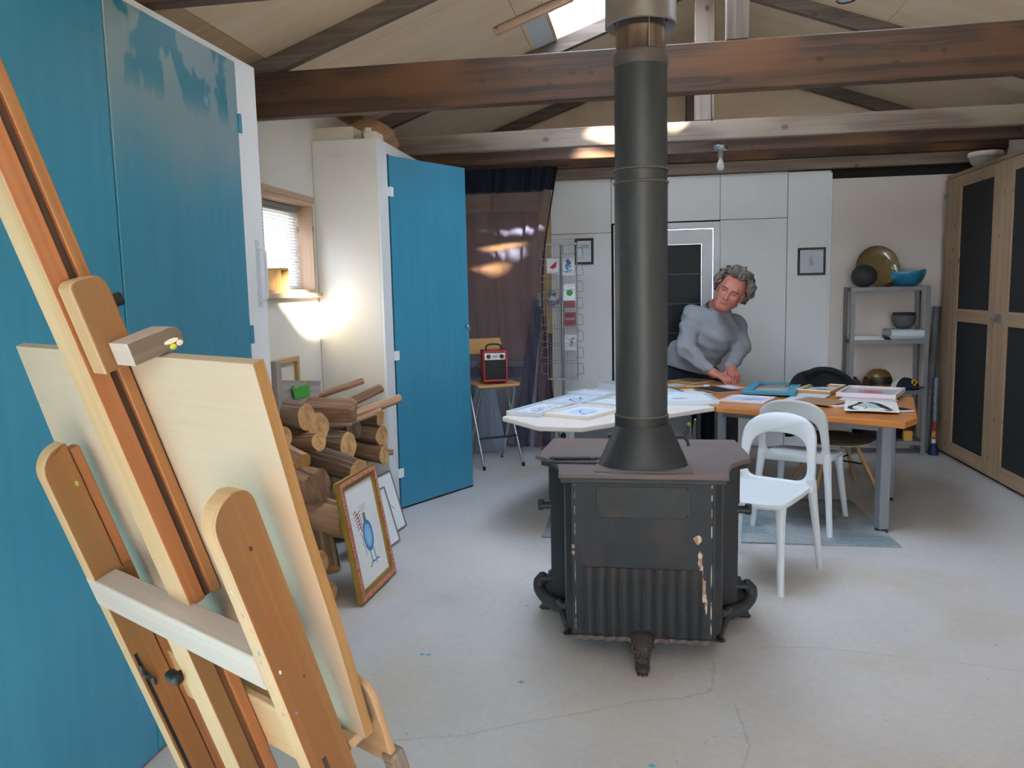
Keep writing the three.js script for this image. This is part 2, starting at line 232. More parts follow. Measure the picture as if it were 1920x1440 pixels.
{ // back wall: boards, plaster, a glazed door and the curtained window
  const w = structure('wall_back'), zo = ZB - 0.16;
  const wx0 = -1.98, wx1 = -0.9, wy0 = 0.74, wy1 = 2.34, zc = ZB - 0.012;
  part('backing', [bx(XL - 0.19, wx0, 0, 2.5, zo, zc, 'y', 0), bx(wx1, -0.272, 0, 2.5, zo, zc, 'y', 0), bx(wx0, wx1, 0, wy0, zo, zc, 'y', 0), bx(wx0, wx1, wy1, 2.5, zo, zc, 'y', 0), bx(-0.272, 0.664, 2.02, 2.5, zo, zc, 'y', 0), bx(0.664, XR + 0.19, 0, 2.5, zo, zc, 'y', 0)], std({ color: 0x24211f, roughness: 1 }), w);
  const gable = extr(shape([[XL - 0.19, 2.49], [XR + 0.19, 2.49], [XR + 0.19, roofY(XR + 0.19)], [XA, YA], [XL - 0.19, roofY(XL - 0.19)]].map(([x, y]) => [x, y + (y > 2.6 ? 0.015 : 0)])), 0.14); gable.translate(0, 0, zo); part('gable_sheet', boxUV(gable, 'x'), M.ply, w);
  const P = (x0, x1, y0, y1, m = M.white) => part('panel', bx(x0 + 0.0022, x1 - 0.0022, y0 + 0.0022, y1 - 0.0022, zc - 0.002, ZB, 'y', 0.0015), m, w);
  P(-0.84, -0.29, 0, 1.951); P(-0.84, -0.29, 1.951, 2.43); P(-0.29, 0.664, 2.03, 2.425); P(0.664, 1.235, 0, 2.03); P(0.664, 1.235, 2.03, 2.425); P(1.235, 1.592, 0, 2.42);
  P(XL, wx1, 0, wy0 - 0.09, M.greyBoard); P(XL, wx1, wy1 + 0.02, 2.5, M.ply);
  part('panel', bx(1.597, XR, 0, 2.345, zc, ZB + 0.004, 'y', 0.002), M.plaster, w);
  part('cover_strip', bx(1.575, 1.6, 0, 2.4, ZB, ZB + 0.008, 'y'), M.white, w);
  part('corner_board', bx(-0.9, -0.84, 0, 2.43, zc, ZB + 0.02, 'y'), M.frameWood, w);
  const plate = structure('wall_plate'); part('beam', bar(V(-0.95, 2.475, ZB + 0.03), V(XR, 2.475, ZB + 0.03), 0.07, 0.095, 0.006), M.beamGrey, plate); part('beam', bar(V(XL, 2.475, ZB + 0.028), V(-0.952, 2.475, ZB + 0.028), 0.066, 0.095, 0.006), M.beamGrey, plate);
  // curtained window
  const n = structure('window_2');
  part('window_frame', [bx(wx0, wx0 + 0.05, wy0, wy1, zc - 0.06, ZB + 0.006, 'y'), bx(wx1 - 0.05, wx1, wy0, wy1, zc - 0.06, ZB + 0.006, 'y'), bx(wx0 + 0.05, wx1 - 0.05, wy1 - 0.17, wy1, zc - 0.06, ZB + 0.006, 'x')], M.frameWood, n);
  part('sill', bx(wx0 - 0.04, wx1 + 0.02, wy0 - 0.09, wy0, zc - 0.03, ZB + 0.05, 'x', 0.006), M.beamDark, n);
  part('ledge', bx(wx0, wx1, wy0, wy0 + 0.06, zc - 0.05, ZB + 0.004, 'x'), M.greyBoard, n);
  part('pane', bx(wx0 + 0.05, wx1 - 0.05, wy0 + 0.06, wy1 - 0.17, zc - 0.03, zc - 0.024, 'y', 0), M.glass, n);
  part('shutter_board', bx(wx0 + 0.03, wx1 - 0.03, wy0, wy1, zc - 0.1, zc - 0.08, 'y', 0), std({ color: 0xdcc0aa, map: M.ply.map, roughness: 0.5 }), n);
  // glazed door
  const d = structure('door_1'), dx0 = -0.272, dx1 = 0.664, dy = 2.018;
  part('door_frame', [bx(dx0, dx0 + 0.055, 0, dy, zc - 0.05, ZB + 0.012, 'y'), bx(dx1 - 0.055, dx1, 0, dy, zc - 0.05, ZB + 0.012, 'y'), bx(dx0 + 0.055, dx1 - 0.055, dy - 0.055, dy, zc - 0.05, ZB + 0.012, 'x')], M.white, d);
  const l = part('door_leaf', [bx(dx0 + 0.06, -0.1, 0.01, dy - 0.06, zc - 0.045, ZB - 0.004, 'y'), bx(0.508, dx1 - 0.06, 0.01, dy - 0.06, zc - 0.045, ZB - 0.004, 'y'), bx(-0.1, 0.508, 1.829, dy - 0.06, zc - 0.045, ZB - 0.004, 'x'), bx(-0.1, 0.508, 0.01, 0.24, zc - 0.045, ZB - 0.004, 'x')], M.white, d);
  for (let i = 0; i < 6; i++) for (let j = 0; j < 2; j++) part('pane', bx(-0.1 + j * 0.304 + 0.004, 0.204 + j * 0.304 - 0.004, 0.24 + i * 0.265 + 0.004, 0.24 + (i + 1) * 0.265 - 0.004, zc - 0.03, zc - 0.024, 'y', 0), phys({ color: 0x20282b, roughness: 0.4, specularIntensity: 0.35 }), l);
  part('glazing_bar', [bx(0.2, 0.208, 0.24, 1.829, zc - 0.034, zc - 0.016, 'y', 0), ...[1, 2, 3, 4, 5].map((i) => bx(-0.1, 0.508, 0.236 + i * 0.265, 0.244 + i * 0.265, zc - 0.034, zc - 0.016, 'x', 0))], std({ color: 0x4c565a, roughness: 0.5 }), l);
  part('door_backing', bx(-0.1, 0.508, 0.24, 1.829, zc - 0.06, zc - 0.05, 'y', 0), M.black, d);
}
{ const w = structure('wall_right'); part('plaster', bx(XR, XR + 0.19, 0, roofY(XR) + 0.02, ZB - 0.16, ZF, 'y', 0), M.plaster, w); }
{ // wall behind the camera: an unseen glazed barn door, width shaped for the light
  const w = structure('wall_front'), x0 = 0.3, x1 = 1.8, y1 = 2.2;
  part('plaster', [bx(XL - 0.19, x0, 0, 2.6, ZF, ZF + 0.16, 'y', 0), bx(x1, XR + 0.19, 0, 2.6, ZF, ZF + 0.16, 'y', 0), bx(x0, x1, y1, 2.6, ZF, ZF + 0.16, 'y', 0)], M.cream, w);
  const gs = shape([[XL - 0.19, 2.6], [XR + 0.19, 2.6], [XR + 0.19, roofY(XR + 0.19)], [XA, YA], [XL - 0.19, roofY(XL - 0.19)]].map(([x, y]) => [x, Math.max(2.6, y + 0.015)])), q = [-0.6, 1.44, 2.62, 3.12]; gs.holes.push(new THREE.Path([[q[0], q[2]], [q[0], q[3]], [q[1], q[3]], [q[1], q[2]]].map((v) => new THREE.Vector2(...v))));
  part('gable', boxUV(extr(gs, 0.16).translate(0, 0, ZF), 'x'), M.cream, w); // with an added, unseen window high up to light the ceiling
  const n = structure('window_7'); part('window_frame', [bx(q[0], q[1], q[2], q[2] + 0.04, ZF + 0.03, ZF + 0.1), bx(q[0], q[1], q[3] - 0.04, q[3], ZF + 0.03, ZF + 0.1), bx(q[0], q[0] + 0.04, q[2] + 0.04, q[3] - 0.04, ZF + 0.03, ZF + 0.1, 'y'), bx(q[1] - 0.04, q[1], q[2] + 0.04, q[3] - 0.04, ZF + 0.03, ZF + 0.1, 'y')], M.white, n); part('pane', bx(q[0] + 0.04, q[1] - 0.04, q[2] + 0.04, q[3] - 0.04, ZF + 0.06, ZF + 0.066, 'x', 0), M.glass, n);
  const d = structure('door_2');
  for (let i = 0; i < 3; i++) { const a = x0 + i * (x1 - x0) / 3, b = a + (x1 - x0) / 3; part('leaf_frame', [bx(a, a + 0.05, 0, y1, ZF + 0.04, ZF + 0.09, 'y'), bx(b - 0.05, b, 0, y1, ZF + 0.04, ZF + 0.09, 'y'), bx(a + 0.05, b - 0.05, 0, 0.12, ZF + 0.04, ZF + 0.09), bx(a + 0.05, b - 0.05, y1 - 0.06, y1, ZF + 0.04, ZF + 0.09)], M.white, d); part('pane', bx(a + 0.05, b - 0.05, 0.12, y1 - 0.06, ZF + 0.06, ZF + 0.066, 'y', 0), M.glass, d); }
}
// ---------- roof trusses ----------
function truss(z, tieY0, tieY1, tieM, tieT, postM, px0, px1) {
  const t = structure(numbered('roof_truss')), zb = z - tieT, zr = z - 0.012, w = 0.055, hh = 0.15;
  part('tie_beam', bar(V(XL + 0.002, (tieY0 + tieY1) / 2, z - tieT / 2), V(XR - 0.002, (tieY0 + tieY1) / 2, z - tieT / 2), tieT, tieY1 - tieY0, 0.008), tieM, t);
  for (const [xe, s] of [[XL + 0.01, 1], [XR - 0.01, -1]]) { const g = clean(extr(shape([[xe, roofY(xe) - 0.002], [XA + s * -0.0, YA - 0.002], [XA, YA - 0.002 - 0.095], [xe + s * (YA - 0.097 - tieY1 > 0 ? Math.max(0.02, (tieY1 - (roofY(xe) - 0.097)) / SL) : 0.2), tieY1 + 0.001], [xe, tieY1 + 0.001]]), w, 0.004)); g.translate(0, 0, zr - w); part('rafter', boxUV(g, 'x'), M.rafter, t); }
  part('king_post', bx(px0, px1, tieY1, YA - 0.17, zr - w + 0.001, zr + 0.012, 'y', 0.006), postM, t);
}
truss(-2.42, 2.372, 2.60, M.beamDark, 0.07, M.rafter, 0.37, 0.47);
truss(-4.05, 2.372, 2.602, M.beamDark, 0.07, M.rafter, 0.385, 0.49);
truss(-5.7, 2.432, 2.562, M.beamGrey, 0.06, M.beamGrey, 0.34, 0.47);
truss(-7.3, 2.523, 2.6, M.beamDark, 0.05, M.rafter, 0.36, 0.46);
{ const o = structure('cross_beam'); part('beam', bar(V(XL, 2.505, -6.2), V(XR, 2.505, -6.2), 0.08, 0.17, 0.008), M.beamDark, o); }

// ---------- wardrobes and cabinets ----------
{ // the big wardrobe
  const t = thing('wardrobe', 'large wardrobe with teal-blue doors and a white end frame behind the easel', 'wardrobe', [-1.55, 0, -3.145]), L = 3.1;
  part('side_panel', bx(-0.5, -0.02, 0, 2.365, 0, 0.02, 'y'), M.white, t); part('side_panel', bx(-0.5, -0.02, 0, 2.365, L - 0.02, L, 'y'), M.white, t);
  part('top_panel', bx(-0.5, -0.022, 2.345, 2.365, 0.02, L - 0.02, 'z'), M.white, t);
  part('face_frame', [bx(-0.02, 0, 0, 2.365, 0, 0.186, 'y'), bx(-0.02, 0, 2.34, 2.365, 0.186, L, 'z', 0.002)], M.white, t);
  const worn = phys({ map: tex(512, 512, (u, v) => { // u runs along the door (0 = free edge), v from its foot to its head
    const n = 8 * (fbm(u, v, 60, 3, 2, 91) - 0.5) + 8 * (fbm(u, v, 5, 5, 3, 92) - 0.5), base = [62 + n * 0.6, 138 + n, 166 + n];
    const top = sm(0.74, 0.93, v + 0.08 * (0.5 - Math.abs(u - 0.45)) + 0.05 * (fbm(u, v, 7, 5, 3, 93) - 0.5)), dab = sm(0.56, 0.62, fbm(u, v, 7, 12, 4, 94)) * sm(0.88, 0.93, v);  // pale head: wear together with a reflection painted into the colour
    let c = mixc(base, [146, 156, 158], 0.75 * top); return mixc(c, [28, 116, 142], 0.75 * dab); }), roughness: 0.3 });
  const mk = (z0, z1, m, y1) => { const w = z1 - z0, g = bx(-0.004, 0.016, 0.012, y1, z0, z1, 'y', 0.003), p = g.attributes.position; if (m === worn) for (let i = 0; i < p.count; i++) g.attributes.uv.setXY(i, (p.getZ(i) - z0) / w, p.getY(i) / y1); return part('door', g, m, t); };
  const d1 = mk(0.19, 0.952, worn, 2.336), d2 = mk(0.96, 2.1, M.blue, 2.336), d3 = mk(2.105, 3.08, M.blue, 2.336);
  for (const y of [2.11, 1.3, 0.3]) part('hinge', [bx(0.014, 0.02, y - 0.035, y + 0.035, 0.168, 0.2, 'y', 0.002), rod(V(0.021, y - 0.036, 0.187), V(0.021, y + 0.036, 0.187), 0.005)], M.blue, d1);
  const hd = new THREE.Group(); hd.name = 'handle'; t.add(hd); hd.userData.label = 'pale metal pull handle';
  part('back_plate', bx(0, 0.004, 1.405, 1.675, 0.05, 0.08, 'y'), M.frameWhite, hd); part('grip', tube([[0.003, 1.43, 0.065], [0.03, 1.44, 0.065], [0.034, 1.47, 0.065], [0.034, 1.6, 0.065], [0.03, 1.635, 0.065], [0.003, 1.645, 0.065]], 0.006, 30, 8), M.frameWhite, hd);
}
{ // the narrow wardrobe beyond the firewood
  const t = thing('wardrobe', 'narrow white wardrobe beside the firewood stack with its teal door swung open', 'wardrobe', [-1.62, 0, -4.88]), W = 0.432, D = 1.0;
  part('side_panel', bx(-W, -0.018, 0, 2.405, -0.02, 0, 'y'), M.cream, t); part('side_panel', bx(-W, -0.018, 0, 2.405, -D, -D + 0.02, 'y'), M.cream, t);
  part('top_panel', bx(-W, -0.018, 2.385, 2.4, -D + 0.02, -0.02, 'z'), M.cream, t); part('floor_panel', bx(-W, -0.018, 0.02, 0.04, -D + 0.02, -0.02, 'z'), M.cream, t);
  part('face_frame', [bx(-0.018, 0, 0, 2.405, -0.17, 0, 'y'), bx(-0.018, 0, 0, 2.405, -D, -D + 0.05, 'y'), bx(-0.018, 0, 2.335, 2.405, -D + 0.05, -0.17, 'z')], M.white, t);
  const d = new THREE.Group(); d.name = 'door'; d.position.set(0.006, 0, -0.186); d.rotation.y = -Math.atan2(0.35, 0.663); t.add(d); // open about its near edge
  // local: the door runs along -z
  part('door_leaf', bx(-0.018, 0, 0.012, 2.328, -0.752, 0, 'y', 0.003), M.blue, d);
  part('bottom_edge', bx(-0.017, -0.001, 0.004, 0.0118, -0.75, -0.002, 'z', 0), M.black, d);
  part('knob', [at(lathe([[0.0001, 0], [0.009, 0], [0.006, 0.012], [0.015, 0.022], [0.013, 0.03], [0.0001, 0.033]], 14), 0, 0, 0, 0, 0, -Math.PI / 2).translate(0, 1.2, -0.715), at(rod(V(0.015, 1.17, -0.715), V(0.015, 1.16, -0.715), 0.003), 0, 0, 0)], M.chrome, d);
  part('catch', bx(-0.004, 0.012, 1.17, 1.2, -0.765, -0.74, 'y'), M.steel, d);
  for (const y of [2.1, 1.04, 0.25]) part('hinge', [bx(-0.001, 0.004, y - 0.03, y + 0.03, -0.03, 0.02, 'y', 0.001), rod(V(0.004, y - 0.032, 0), V(0.004, y + 0.032, 0), 0.005)], M.white, d);
}
{ // dark-panelled cabinet along the right wall
  const t = thing('cupboard', 'tall pale timber cupboard with dark mesh door panels along the right wall', 'cupboard', [2.5, 0, -7.33]), L = 2.35, H = 2.32;
  part('face_frame', [bx(0.0, 0.03, 0, H, 0, 0.035, 'y'), bx(0.0, 0.03, H - 0.03, H, 0.035, L, 'z')], M.paleTimber, t);
  part('top_panel', bx(0.03, 0.44, H - 0.02, H, 0, L, 'z'), M.paleTimber, t); part('end_panel', bx(0.03, 0.44, 0, H - 0.02, 0, 0.02, 'y'), M.paleTimber, t); part('end_panel', bx(0.03, 0.44, 0, H - 0.02, L - 0.02, L, 'y'), M.paleTimber, t);
  const door = (z0, z1, wl, wr) => {
    const d = new THREE.Group(); d.name = 'door'; t.add(d); const x0 = -0.022, y0 = 0.03, y1 = H - 0.04;
    part('stile', bx(x0, 0, y0, y1, z0, z0 + wl, 'y'), M.paleTimber, d); part('stile', bx(x0, 0, y0, y1, z1 - wr, z1, 'y'), M.paleTimber, d);
    for (const [a, b] of [[y0, 0.137], [1.128, 1.23], [2.19, y1]]) part('rail', bx(x0 + 0.001, -0.001, a, b, z0 + wl, z1 - wr, 'z'), M.paleTimber, d);
    part('panel', bx(-0.01, -0.004, 0.13, 1.14, z0 + wl - 0.01, z1 - wr + 0.01, 'y', 0), M.darkMesh, d); part('panel', bx(-0.01, -0.004, 1.22, 2.2, z0 + wl - 0.01, z1 - wr + 0.01, 'y', 0), M.darkMesh, d); return d;
  };
  door(0.04, 1.06, 0.33, 0.08).children[0].scale.set(1, 1, 1); const d2 = door(1.066, 2.3, 0.225, 0.09);
  part('latch', [bx(-0.03, -0.022, 1.15, 1.21, 1.12, 1.21, 'z', 0.006), rod(V(-0.034, 1.17, 1.06), V(-0.034, 1.17, 1.18), 0.006)], M.galv, d2, 'dull metal sliding latch');
  for (const y of [0.3, 2.15]) part('hinge', [bx(-0.025, -0.02, y - 0.02, y + 0.02, 0.02, 0.12, 'z', 0.001)], M.galv, t);
}
// ---------- things up on the cupboards ----------
{
  const b = thing('basket', 'woven grey bowl with a white rim on top of the right cupboard', 'basket', [2.66, 2.32, -7.0]);
  part('bowl', smooth(lathe([[0.001, 0], [0.05, 0.002], [0.1, 0.05], [0.118, 0.11], [0.112, 0.112], [0.094, 0.055], [0.001, 0.012]], 28)), std({ map: M.greyBoard.map, roughness: 0.9 }), b); part('rim', smooth(lathe([[0.117, 0.1], [0.128, 0.112], [0.12, 0.135], [0.106, 0.13], [0.11, 0.11]], 28)), M.frameCream, b);
  const s = thing('lamp_shade', 'round white globe shade lying on the right cupboard', 'lamp shade', [2.68, 2.32, -6.02]);
  part('globe', clean(new THREE.SphereGeometry(0.15, 32, 20)).translate(0, 0.149, 0), M.frameWhite, s); part('neck', lathe([[0.05, 0.285], [0.055, 0.31], [0.045, 0.312]], 20), M.frameWhite, s);
  const c = thing('storage_box', 'shallow white box on top of the narrow wardrobe', 'box', [-1.93, 2.405, -5.04]);
  part('carton', bx(-0.13, 0.13, 0, 0.09, -0.11, 0.1, 'x', 0.004), M.creamPaper, c); part('label_patch', bx(-0.01, 0.07, 0.03, 0.06, 0.0995, 0.1012, 'x', 0), M.frameCream, c);
  const p = thing('paper_roll', 'crumpled brown paper heap behind the white box on the wardrobe', 'paper', [-1.83, 2.405, -5.34]);
  { const g = clean(new THREE.IcosahedronGeometry(0.16, 4)), q = g.attributes.position; for (let i = 0; i < q.count; i++) { const v = V(q.getX(i), q.getY(i), q.getZ(i)), n = 0.75 + 0.5 * fbm((v.x + 1) / 2, (v.z + 1 + v.y) / 3, 14, 14, 3, 95); q.setXYZ(i, v.x * n * 1.25, Math.max(0.001, v.y * n * 0.75 + 0.08), v.z * n * 1.4); } g.computeVertexNormals(); part('wrapping', g, M.cardboard, p); }
  const w = thing('wood_offcut', 'pale wood offcut at the front corner of the narrow wardrobe top', 'wood', [-1.68, 2.405, -4.99]); part('block', [bx(-0.045, 0.04, 0, 0.05, -0.07, 0.07, 'z', 0.008), at(bx(-0.02, 0.02, 0, 0.03, -0.09, 0.02, 'z', 0.004), -0.03, 0.05, 0.02, 0, 0.5, 0)], M.creamPaper, w);
}
{ // box on the window sill, catching the sun
  const b = thing('pine_box', 'small open pine box standing on the window sill', 'box', [-2.065, 1.4641, -4.32]);
  part('box_side', [bx(-0.05, 0.05, 0, 0.012, -0.055, 0.055), bx(-0.05, 0.05, 0.13, 0.142, -0.055, 0.055), bx(-0.05, 0.05, 0.012, 0.13, -0.055, -0.043, 'y'), bx(-0.05, 0.05, 0.012, 0.13, 0.043, 0.055, 'y')], M.frameWood, b); part('backing', bx(-0.048, -0.04, 0.012, 0.13, -0.043, 0.043, 'y', 0), M.frameCream, b);
}
// ---------- the shelf unit in the far corner ----------
const SHELF = [1.415, 0.975, 0.55, 0.115];
{
  const t = thing('shelving_unit', 'narrow grey metal shelving unit in the far right corner', 'shelf', [2.02, 0, -7.23]), w = 0.31, d = 0.13;
  for (const sx of [-1, 1]) for (const sz of [-1, 1]) { const g = merge([bx(Math.min(sx * w, sx * (w - 0.035)), Math.max(sx * w, sx * (w - 0.035)), 0, 1.418, Math.min(sz * d, sz * (d - 0.002)), Math.max(sz * d, sz * (d - 0.002)), 'y', 0), bx(Math.min(sx * w, sx * (w - 0.002)), Math.max(sx * w, sx * (w - 0.002)), 0, 1.418, Math.min(sz * (d - 0.002), sz * (d - 0.035)), Math.max(sz * (d - 0.002), sz * (d - 0.035)), 'y', 0)]); part('post', g, M.galv, t); }
  for (const y of SHELF) part('shelf', [bx(-w + 0.003, w - 0.003, y - 0.004, y, -d + 0.003, d - 0.003, 'x', 0), bx(-w + 0.003, w - 0.003, y - 0.035, y - 0.004, d - 0.006, d - 0.003, 'x', 0), bx(-w + 0.003, w - 0.003, y - 0.035, y - 0.004, -d + 0.003, -d + 0.006, 'x', 0)], M.galv, t);
}
{
  const amber = phys({ color: 0x74643c, roughness: 0.2, clearcoat: 1 });
  const pl = thing('glass_plate', 'large round amber plate leaning on the wall on top of the metal shelf', 'plate', [1.93, 1.416, -7.2]);
  const pg = smooth(lathe([[0.001, 0.02], [0.1, 0.022], [0.15, 0.034], [0.168, 0.05], [0.172, 0.048], [0.155, 0.026], [0.1, 0.01], [0.001, 0.006]], 40)); const inner = new THREE.Group(); inner.name = 'dish_body'; pl.add(inner); inner.position.set(0, 0.165, -0.02); inner.rotation.x = Math.PI / 2 - 0.2; part('dish', pg, amber, inner);
  for (const [a, r] of [[0.5, 0.09], [-0.4, 0.12], [-1.6, 0.08]]) part('glaze_mark', at(bx(-0.018, 0.018, 0.026, 0.029, -0.006, 0.006, 'x', 0.001), r * Math.cos(a), r > 0.1 ? 0.006 : 0.001, -r * Math.sin(a), 0, a + 0.8, 0), M.gold, inner);
  const sp = thing('stone_ball', 'dark pitted ball in front of the amber plate', 'ball', [1.815, 1.4155, -7.135]); { const g = clean(new THREE.IcosahedronGeometry(0.1, 4)), q = g.attributes.position; for (let i = 0; i < q.count; i++) { const v = V(q.getX(i), q.getY(i), q.getZ(i)), n = 0.98 + 0.05 * fbm(v.x * 4 + 0.5, v.y * 4 + v.z * 3 + 0.5, 9, 9, 3, 96); q.setXYZ(i, v.x * n * 1.02, Math.max(-0.092, v.y * n * 0.95), v.z * n); } part('ball_body', toCreasedNormals(g.translate(0, 0.092, 0), 1), std({ map: M.iron.map, roughness: 0.6 }), sp); }
  const cup = (n, label, pos, r, h, mat, cut = 0) => { const b = thing(n, label, 'bowl', pos); const pts = []; for (let i = 0; i <= 12; i++) { const a = i / 12; pts.push([lerp(r * 0.3, r, Math.sin(a * Math.PI / 2) ** 0.9), h * (1 - Math.cos(a * Math.PI / 2)) ** 0.9]); } const prof = [[0.001, 0], ...pts, ...pts.slice().reverse().map(([a, y]) => [Math.max(0.002, a - 0.007), y + 0.004])]; const g = smooth(lathe(prof, 36), 0.9); if (cut) { const q = g.attributes.position; for (let i = 0; i < q.count; i++) { const a = Math.atan2(q.getZ(i), q.getX(i)), k = q.getY(i) / h; q.setY(i, q.getY(i) * (1 + cut * k * (Math.sin(3 * a + 0.5) * 0.5 + Math.sin(2 * a)))); } g.computeVertexNormals(); } part('bowl_body', g, mat, b); return b; };
  cup('blue_bowl', 'turquoise bowl with an uneven lip on top of the metal shelf', [2.17, 1.4155, -7.2], 0.145, 0.125, std({ map: tex(128, 128, (u, v) => mixc([36, 120, 160], [96, 180, 206], sm(0.35, 0.65, fbm(u, v, 5, 5, 3, 97)))), roughness: 0.3 }), 0.07);
  cup('grey_bowl', 'grey bowl standing on the books, under the brown bowl', [2.165, 1.0612, -7.22], 0.098, 0.11, std({ color: 0x5c6064, roughness: 0.4 }));
  cup('brown_bowl', 'dark brown bowl nested in the grey bowl on the books', [2.165, 1.108, -7.22], 0.09, 0.085, std({ color: 0x382822, roughness: 0.45 }));
  const rs = thing('pebble', 'small dark red stone beside the turquoise bowl', 'stone', [2.02, 1.4155, -7.16]); part('stone', at(clean(new THREE.SphereGeometry(1, 16, 10)).scale(0.045, 0.014, 0.03), 0, 0.0135, 0), std({ color: 0x4a1518, roughness: 0.5 }), rs);
  // books: x, y, z, w, h, d, colour, label
  const bk = [[1.865, 0.9755, -7.2, 0.24, 0.014, 0.2, 0xd6ced6, 'thin pale lilac book lying lowest on the left of the middle shelf'], [1.85, 0.9897, -7.2, 0.22, 0.018, 0.19, 0xdedad8, 'white book lying over the lilac one on the middle shelf'], [2.17, 0.9755, -7.21, 0.27, 0.012, 0.2, 0x59504e, 'dark book at the bottom of the right-hand pile under the bowls'], [2.155, 0.9877, -7.2, 0.27, 0.01, 0.2, 0x3c4c52, 'slate blue book second from the bottom under the bowls'], [2.16, 0.9979, -7.205, 0.28, 0.011, 0.2, 0x7a8a80, 'thin green-grey book under the thick white one'], [2.18, 1.0091, -7.21, 0.28, 0.043, 0.2, 0xd5d9e2, 'thick white book that carries the two bowls'], [2.12, 1.0523, -7.21, 0.2, 0.0075, 0.18, 0x86a488, 'thin green book on top of the thick white one']];
  for (const [x, y, z, w, h, d, c, l] of bk) { const b = thing('book', l, 'book', [x, y, z], 0, 'books on the middle shelf'); part('cover', [bx(-w / 2, w / 2, 0, 0.0015, -d / 2, d / 2, 'x', 0), bx(-w / 2, w / 2, h - 0.0015, h, -d / 2, d / 2, 'x', 0), bx(-w / 2, -w / 2 + 0.002, 0.0015, h - 0.0015, -d / 2, d / 2, 'x', 0)], std({ color: c, roughness: 0.5 }), b); part('pages', bx(-w / 2 + 0.002, w / 2 - 0.004, 0.0015, h - 0.0015, -d / 2 + 0.004, d / 2 - 0.003, 'x', 0), M.paper, b); }
  const shoe = (x, turn, label) => { const s = thing('shoe', label, 'shoe', [x, 0.5505, -7.19], turn, 'brown shoes on the shelf'); const g = clean(new THREE.SphereGeometry(1, 24, 14)), q = g.attributes.position; for (let i = 0; i < q.count; i++) { const a = q.getX(i), y = q.getY(i), z = q.getZ(i); q.setXYZ(i, a * 0.042 * (1 - 0.25 * z * z), Math.max(0, (y * 0.5 + 0.42) * 0.085 * (1 - 0.35 * z)) + 0.01, z * 0.105); } g.computeVertexNormals(); part('upper', g, std({ color: 0x4a2c1e, roughness: 0.5 }), s); part('sole', at(extr(new THREE.Shape().absellipse(0, 0, 0.043, 0.108, 0, Math.PI * 2), 0.012, 0.002), 0, 0.012, 0, Math.PI / 2), M.black, s); part('opening', at(clean(new THREE.SphereGeometry(1, 16, 10)).scale(0.026, 0.012, 0.038), 0, 0.088, -0.035, 0.3), M.black, s); };
  shoe(1.785, 0.1, 'brown shoe at the left end of the shelf, beside its pair'); shoe(1.882, -0.08, 'brown shoe nearer the gold helmet, beside its pair');
  const hm = thing('helmet', 'shiny gold and black helmet behind the cap on the lower shelf', 'helmet', [1.985, 0.551, -7.24]);
  part('shell', smooth(lathe([[0.001, 0.17], [0.05, 0.162], [0.085, 0.135], [0.105, 0.09], [0.108, 0.03], [0.1, 0.0], [0.09, 0.0], [0.095, 0.05]], 30)), phys({ color: 0x86692e, metalness: 0.4, roughness: 0.35 }), hm); part('visor', at(clean(new THREE.SphereGeometry(0.1105, 24, 12, Math.PI * 0.2, Math.PI * 0.6, 1.1, 0.6)), 0, 0.055, 0), M.black, hm); part('trim', at(clean(new THREE.TorusGeometry(0.107, 0.006, 8, 30)), 0, 0.008, 0, Math.PI / 2), std({ color: 0x7a3a1c }), hm);
  const cp = thing('cap', 'navy peaked cap with a gold badge and a white panel on the lower shelf', 'cap', [2.175, 0.551, -7.17], 0.15);
  part('crown', clean(new THREE.SphereGeometry(0.105, 28, 14, 0, Math.PI * 2, 0, Math.PI / 2)).scale(1.1, 0.95, 1), std({ color: 0x161c34, roughness: 0.85 }), cp);
  part('white_panel', clean(new THREE.SphereGeometry(0.107, 20, 14, -0.55, 1.1, 0, Math.PI / 2)).scale(1.12, 0.95, 1), std({ color: 0xd8d6cf, roughness: 0.85 }), cp);
  { const s = new THREE.Shape(); s.absellipse(0, 0, 0.09, 0.1, Math.PI, Math.PI * 2); const g = extr(s, 0.006, 0.002, 20); g.rotateX(-Math.PI / 2); const q = g.attributes.position; for (let i = 0; i < q.count; i++) q.setY(i, q.getY(i) + 0.03 - 0.9 * q.getX(i) ** 2 - 0.12 * Math.max(0, q.getZ(i) - 0.06)); g.translate(0.03, 0, 0.07); g.computeVertexNormals(); part('peak', g, std({ color: 0x161c34, roughness: 0.85 }), cp); }
  part('badge', at(merge([at(clean(new THREE.TorusGeometry(0.02, 0.008, 8, 18, Math.PI * 1.3)), 0, 0.008, 0, 0, 0, -0.4), at(clean(new THREE.SphereGeometry(1, 14, 8)).scale(0.016, 0.01, 0.006), 0.002, -0.014, 0)]), 0.035, 0.06, 0.092, -0.35, 0.3, 0), phys({ color: 0xe0b438, roughness: 0.5 }), cp, 'gold badge');
  const bag = thing('bag', 'black holdall slumped on the lowest shelf behind the table', 'bag', [1.96, 0.1155, -7.22]); { const g = clean(new THREE.SphereGeometry(1, 28, 16)), q = g.attributes.position; for (let i = 0; i < q.count; i++) { const n = 0.9 + 0.25 * fbm(q.getX(i) / 2 + 0.5, q.getZ(i) / 2 + q.getY(i) / 3 + 0.6, 6, 6, 3, 98); q.setXYZ(i, q.getX(i) * 0.23 * n, Math.max(0, q.getY(i) * 0.16 * n + 0.13), q.getZ(i) * 0.1 * n); } g.computeVertexNormals(); part('bag_body', g, M.blackCloth, bag); part('strap', tube([[-0.13, 0.24, 0.02], [-0.08, 0.32, 0.03], [0.05, 0.33, 0.02], [0.11, 0.24, 0.02]], 0.008), M.blackCloth, bag); }
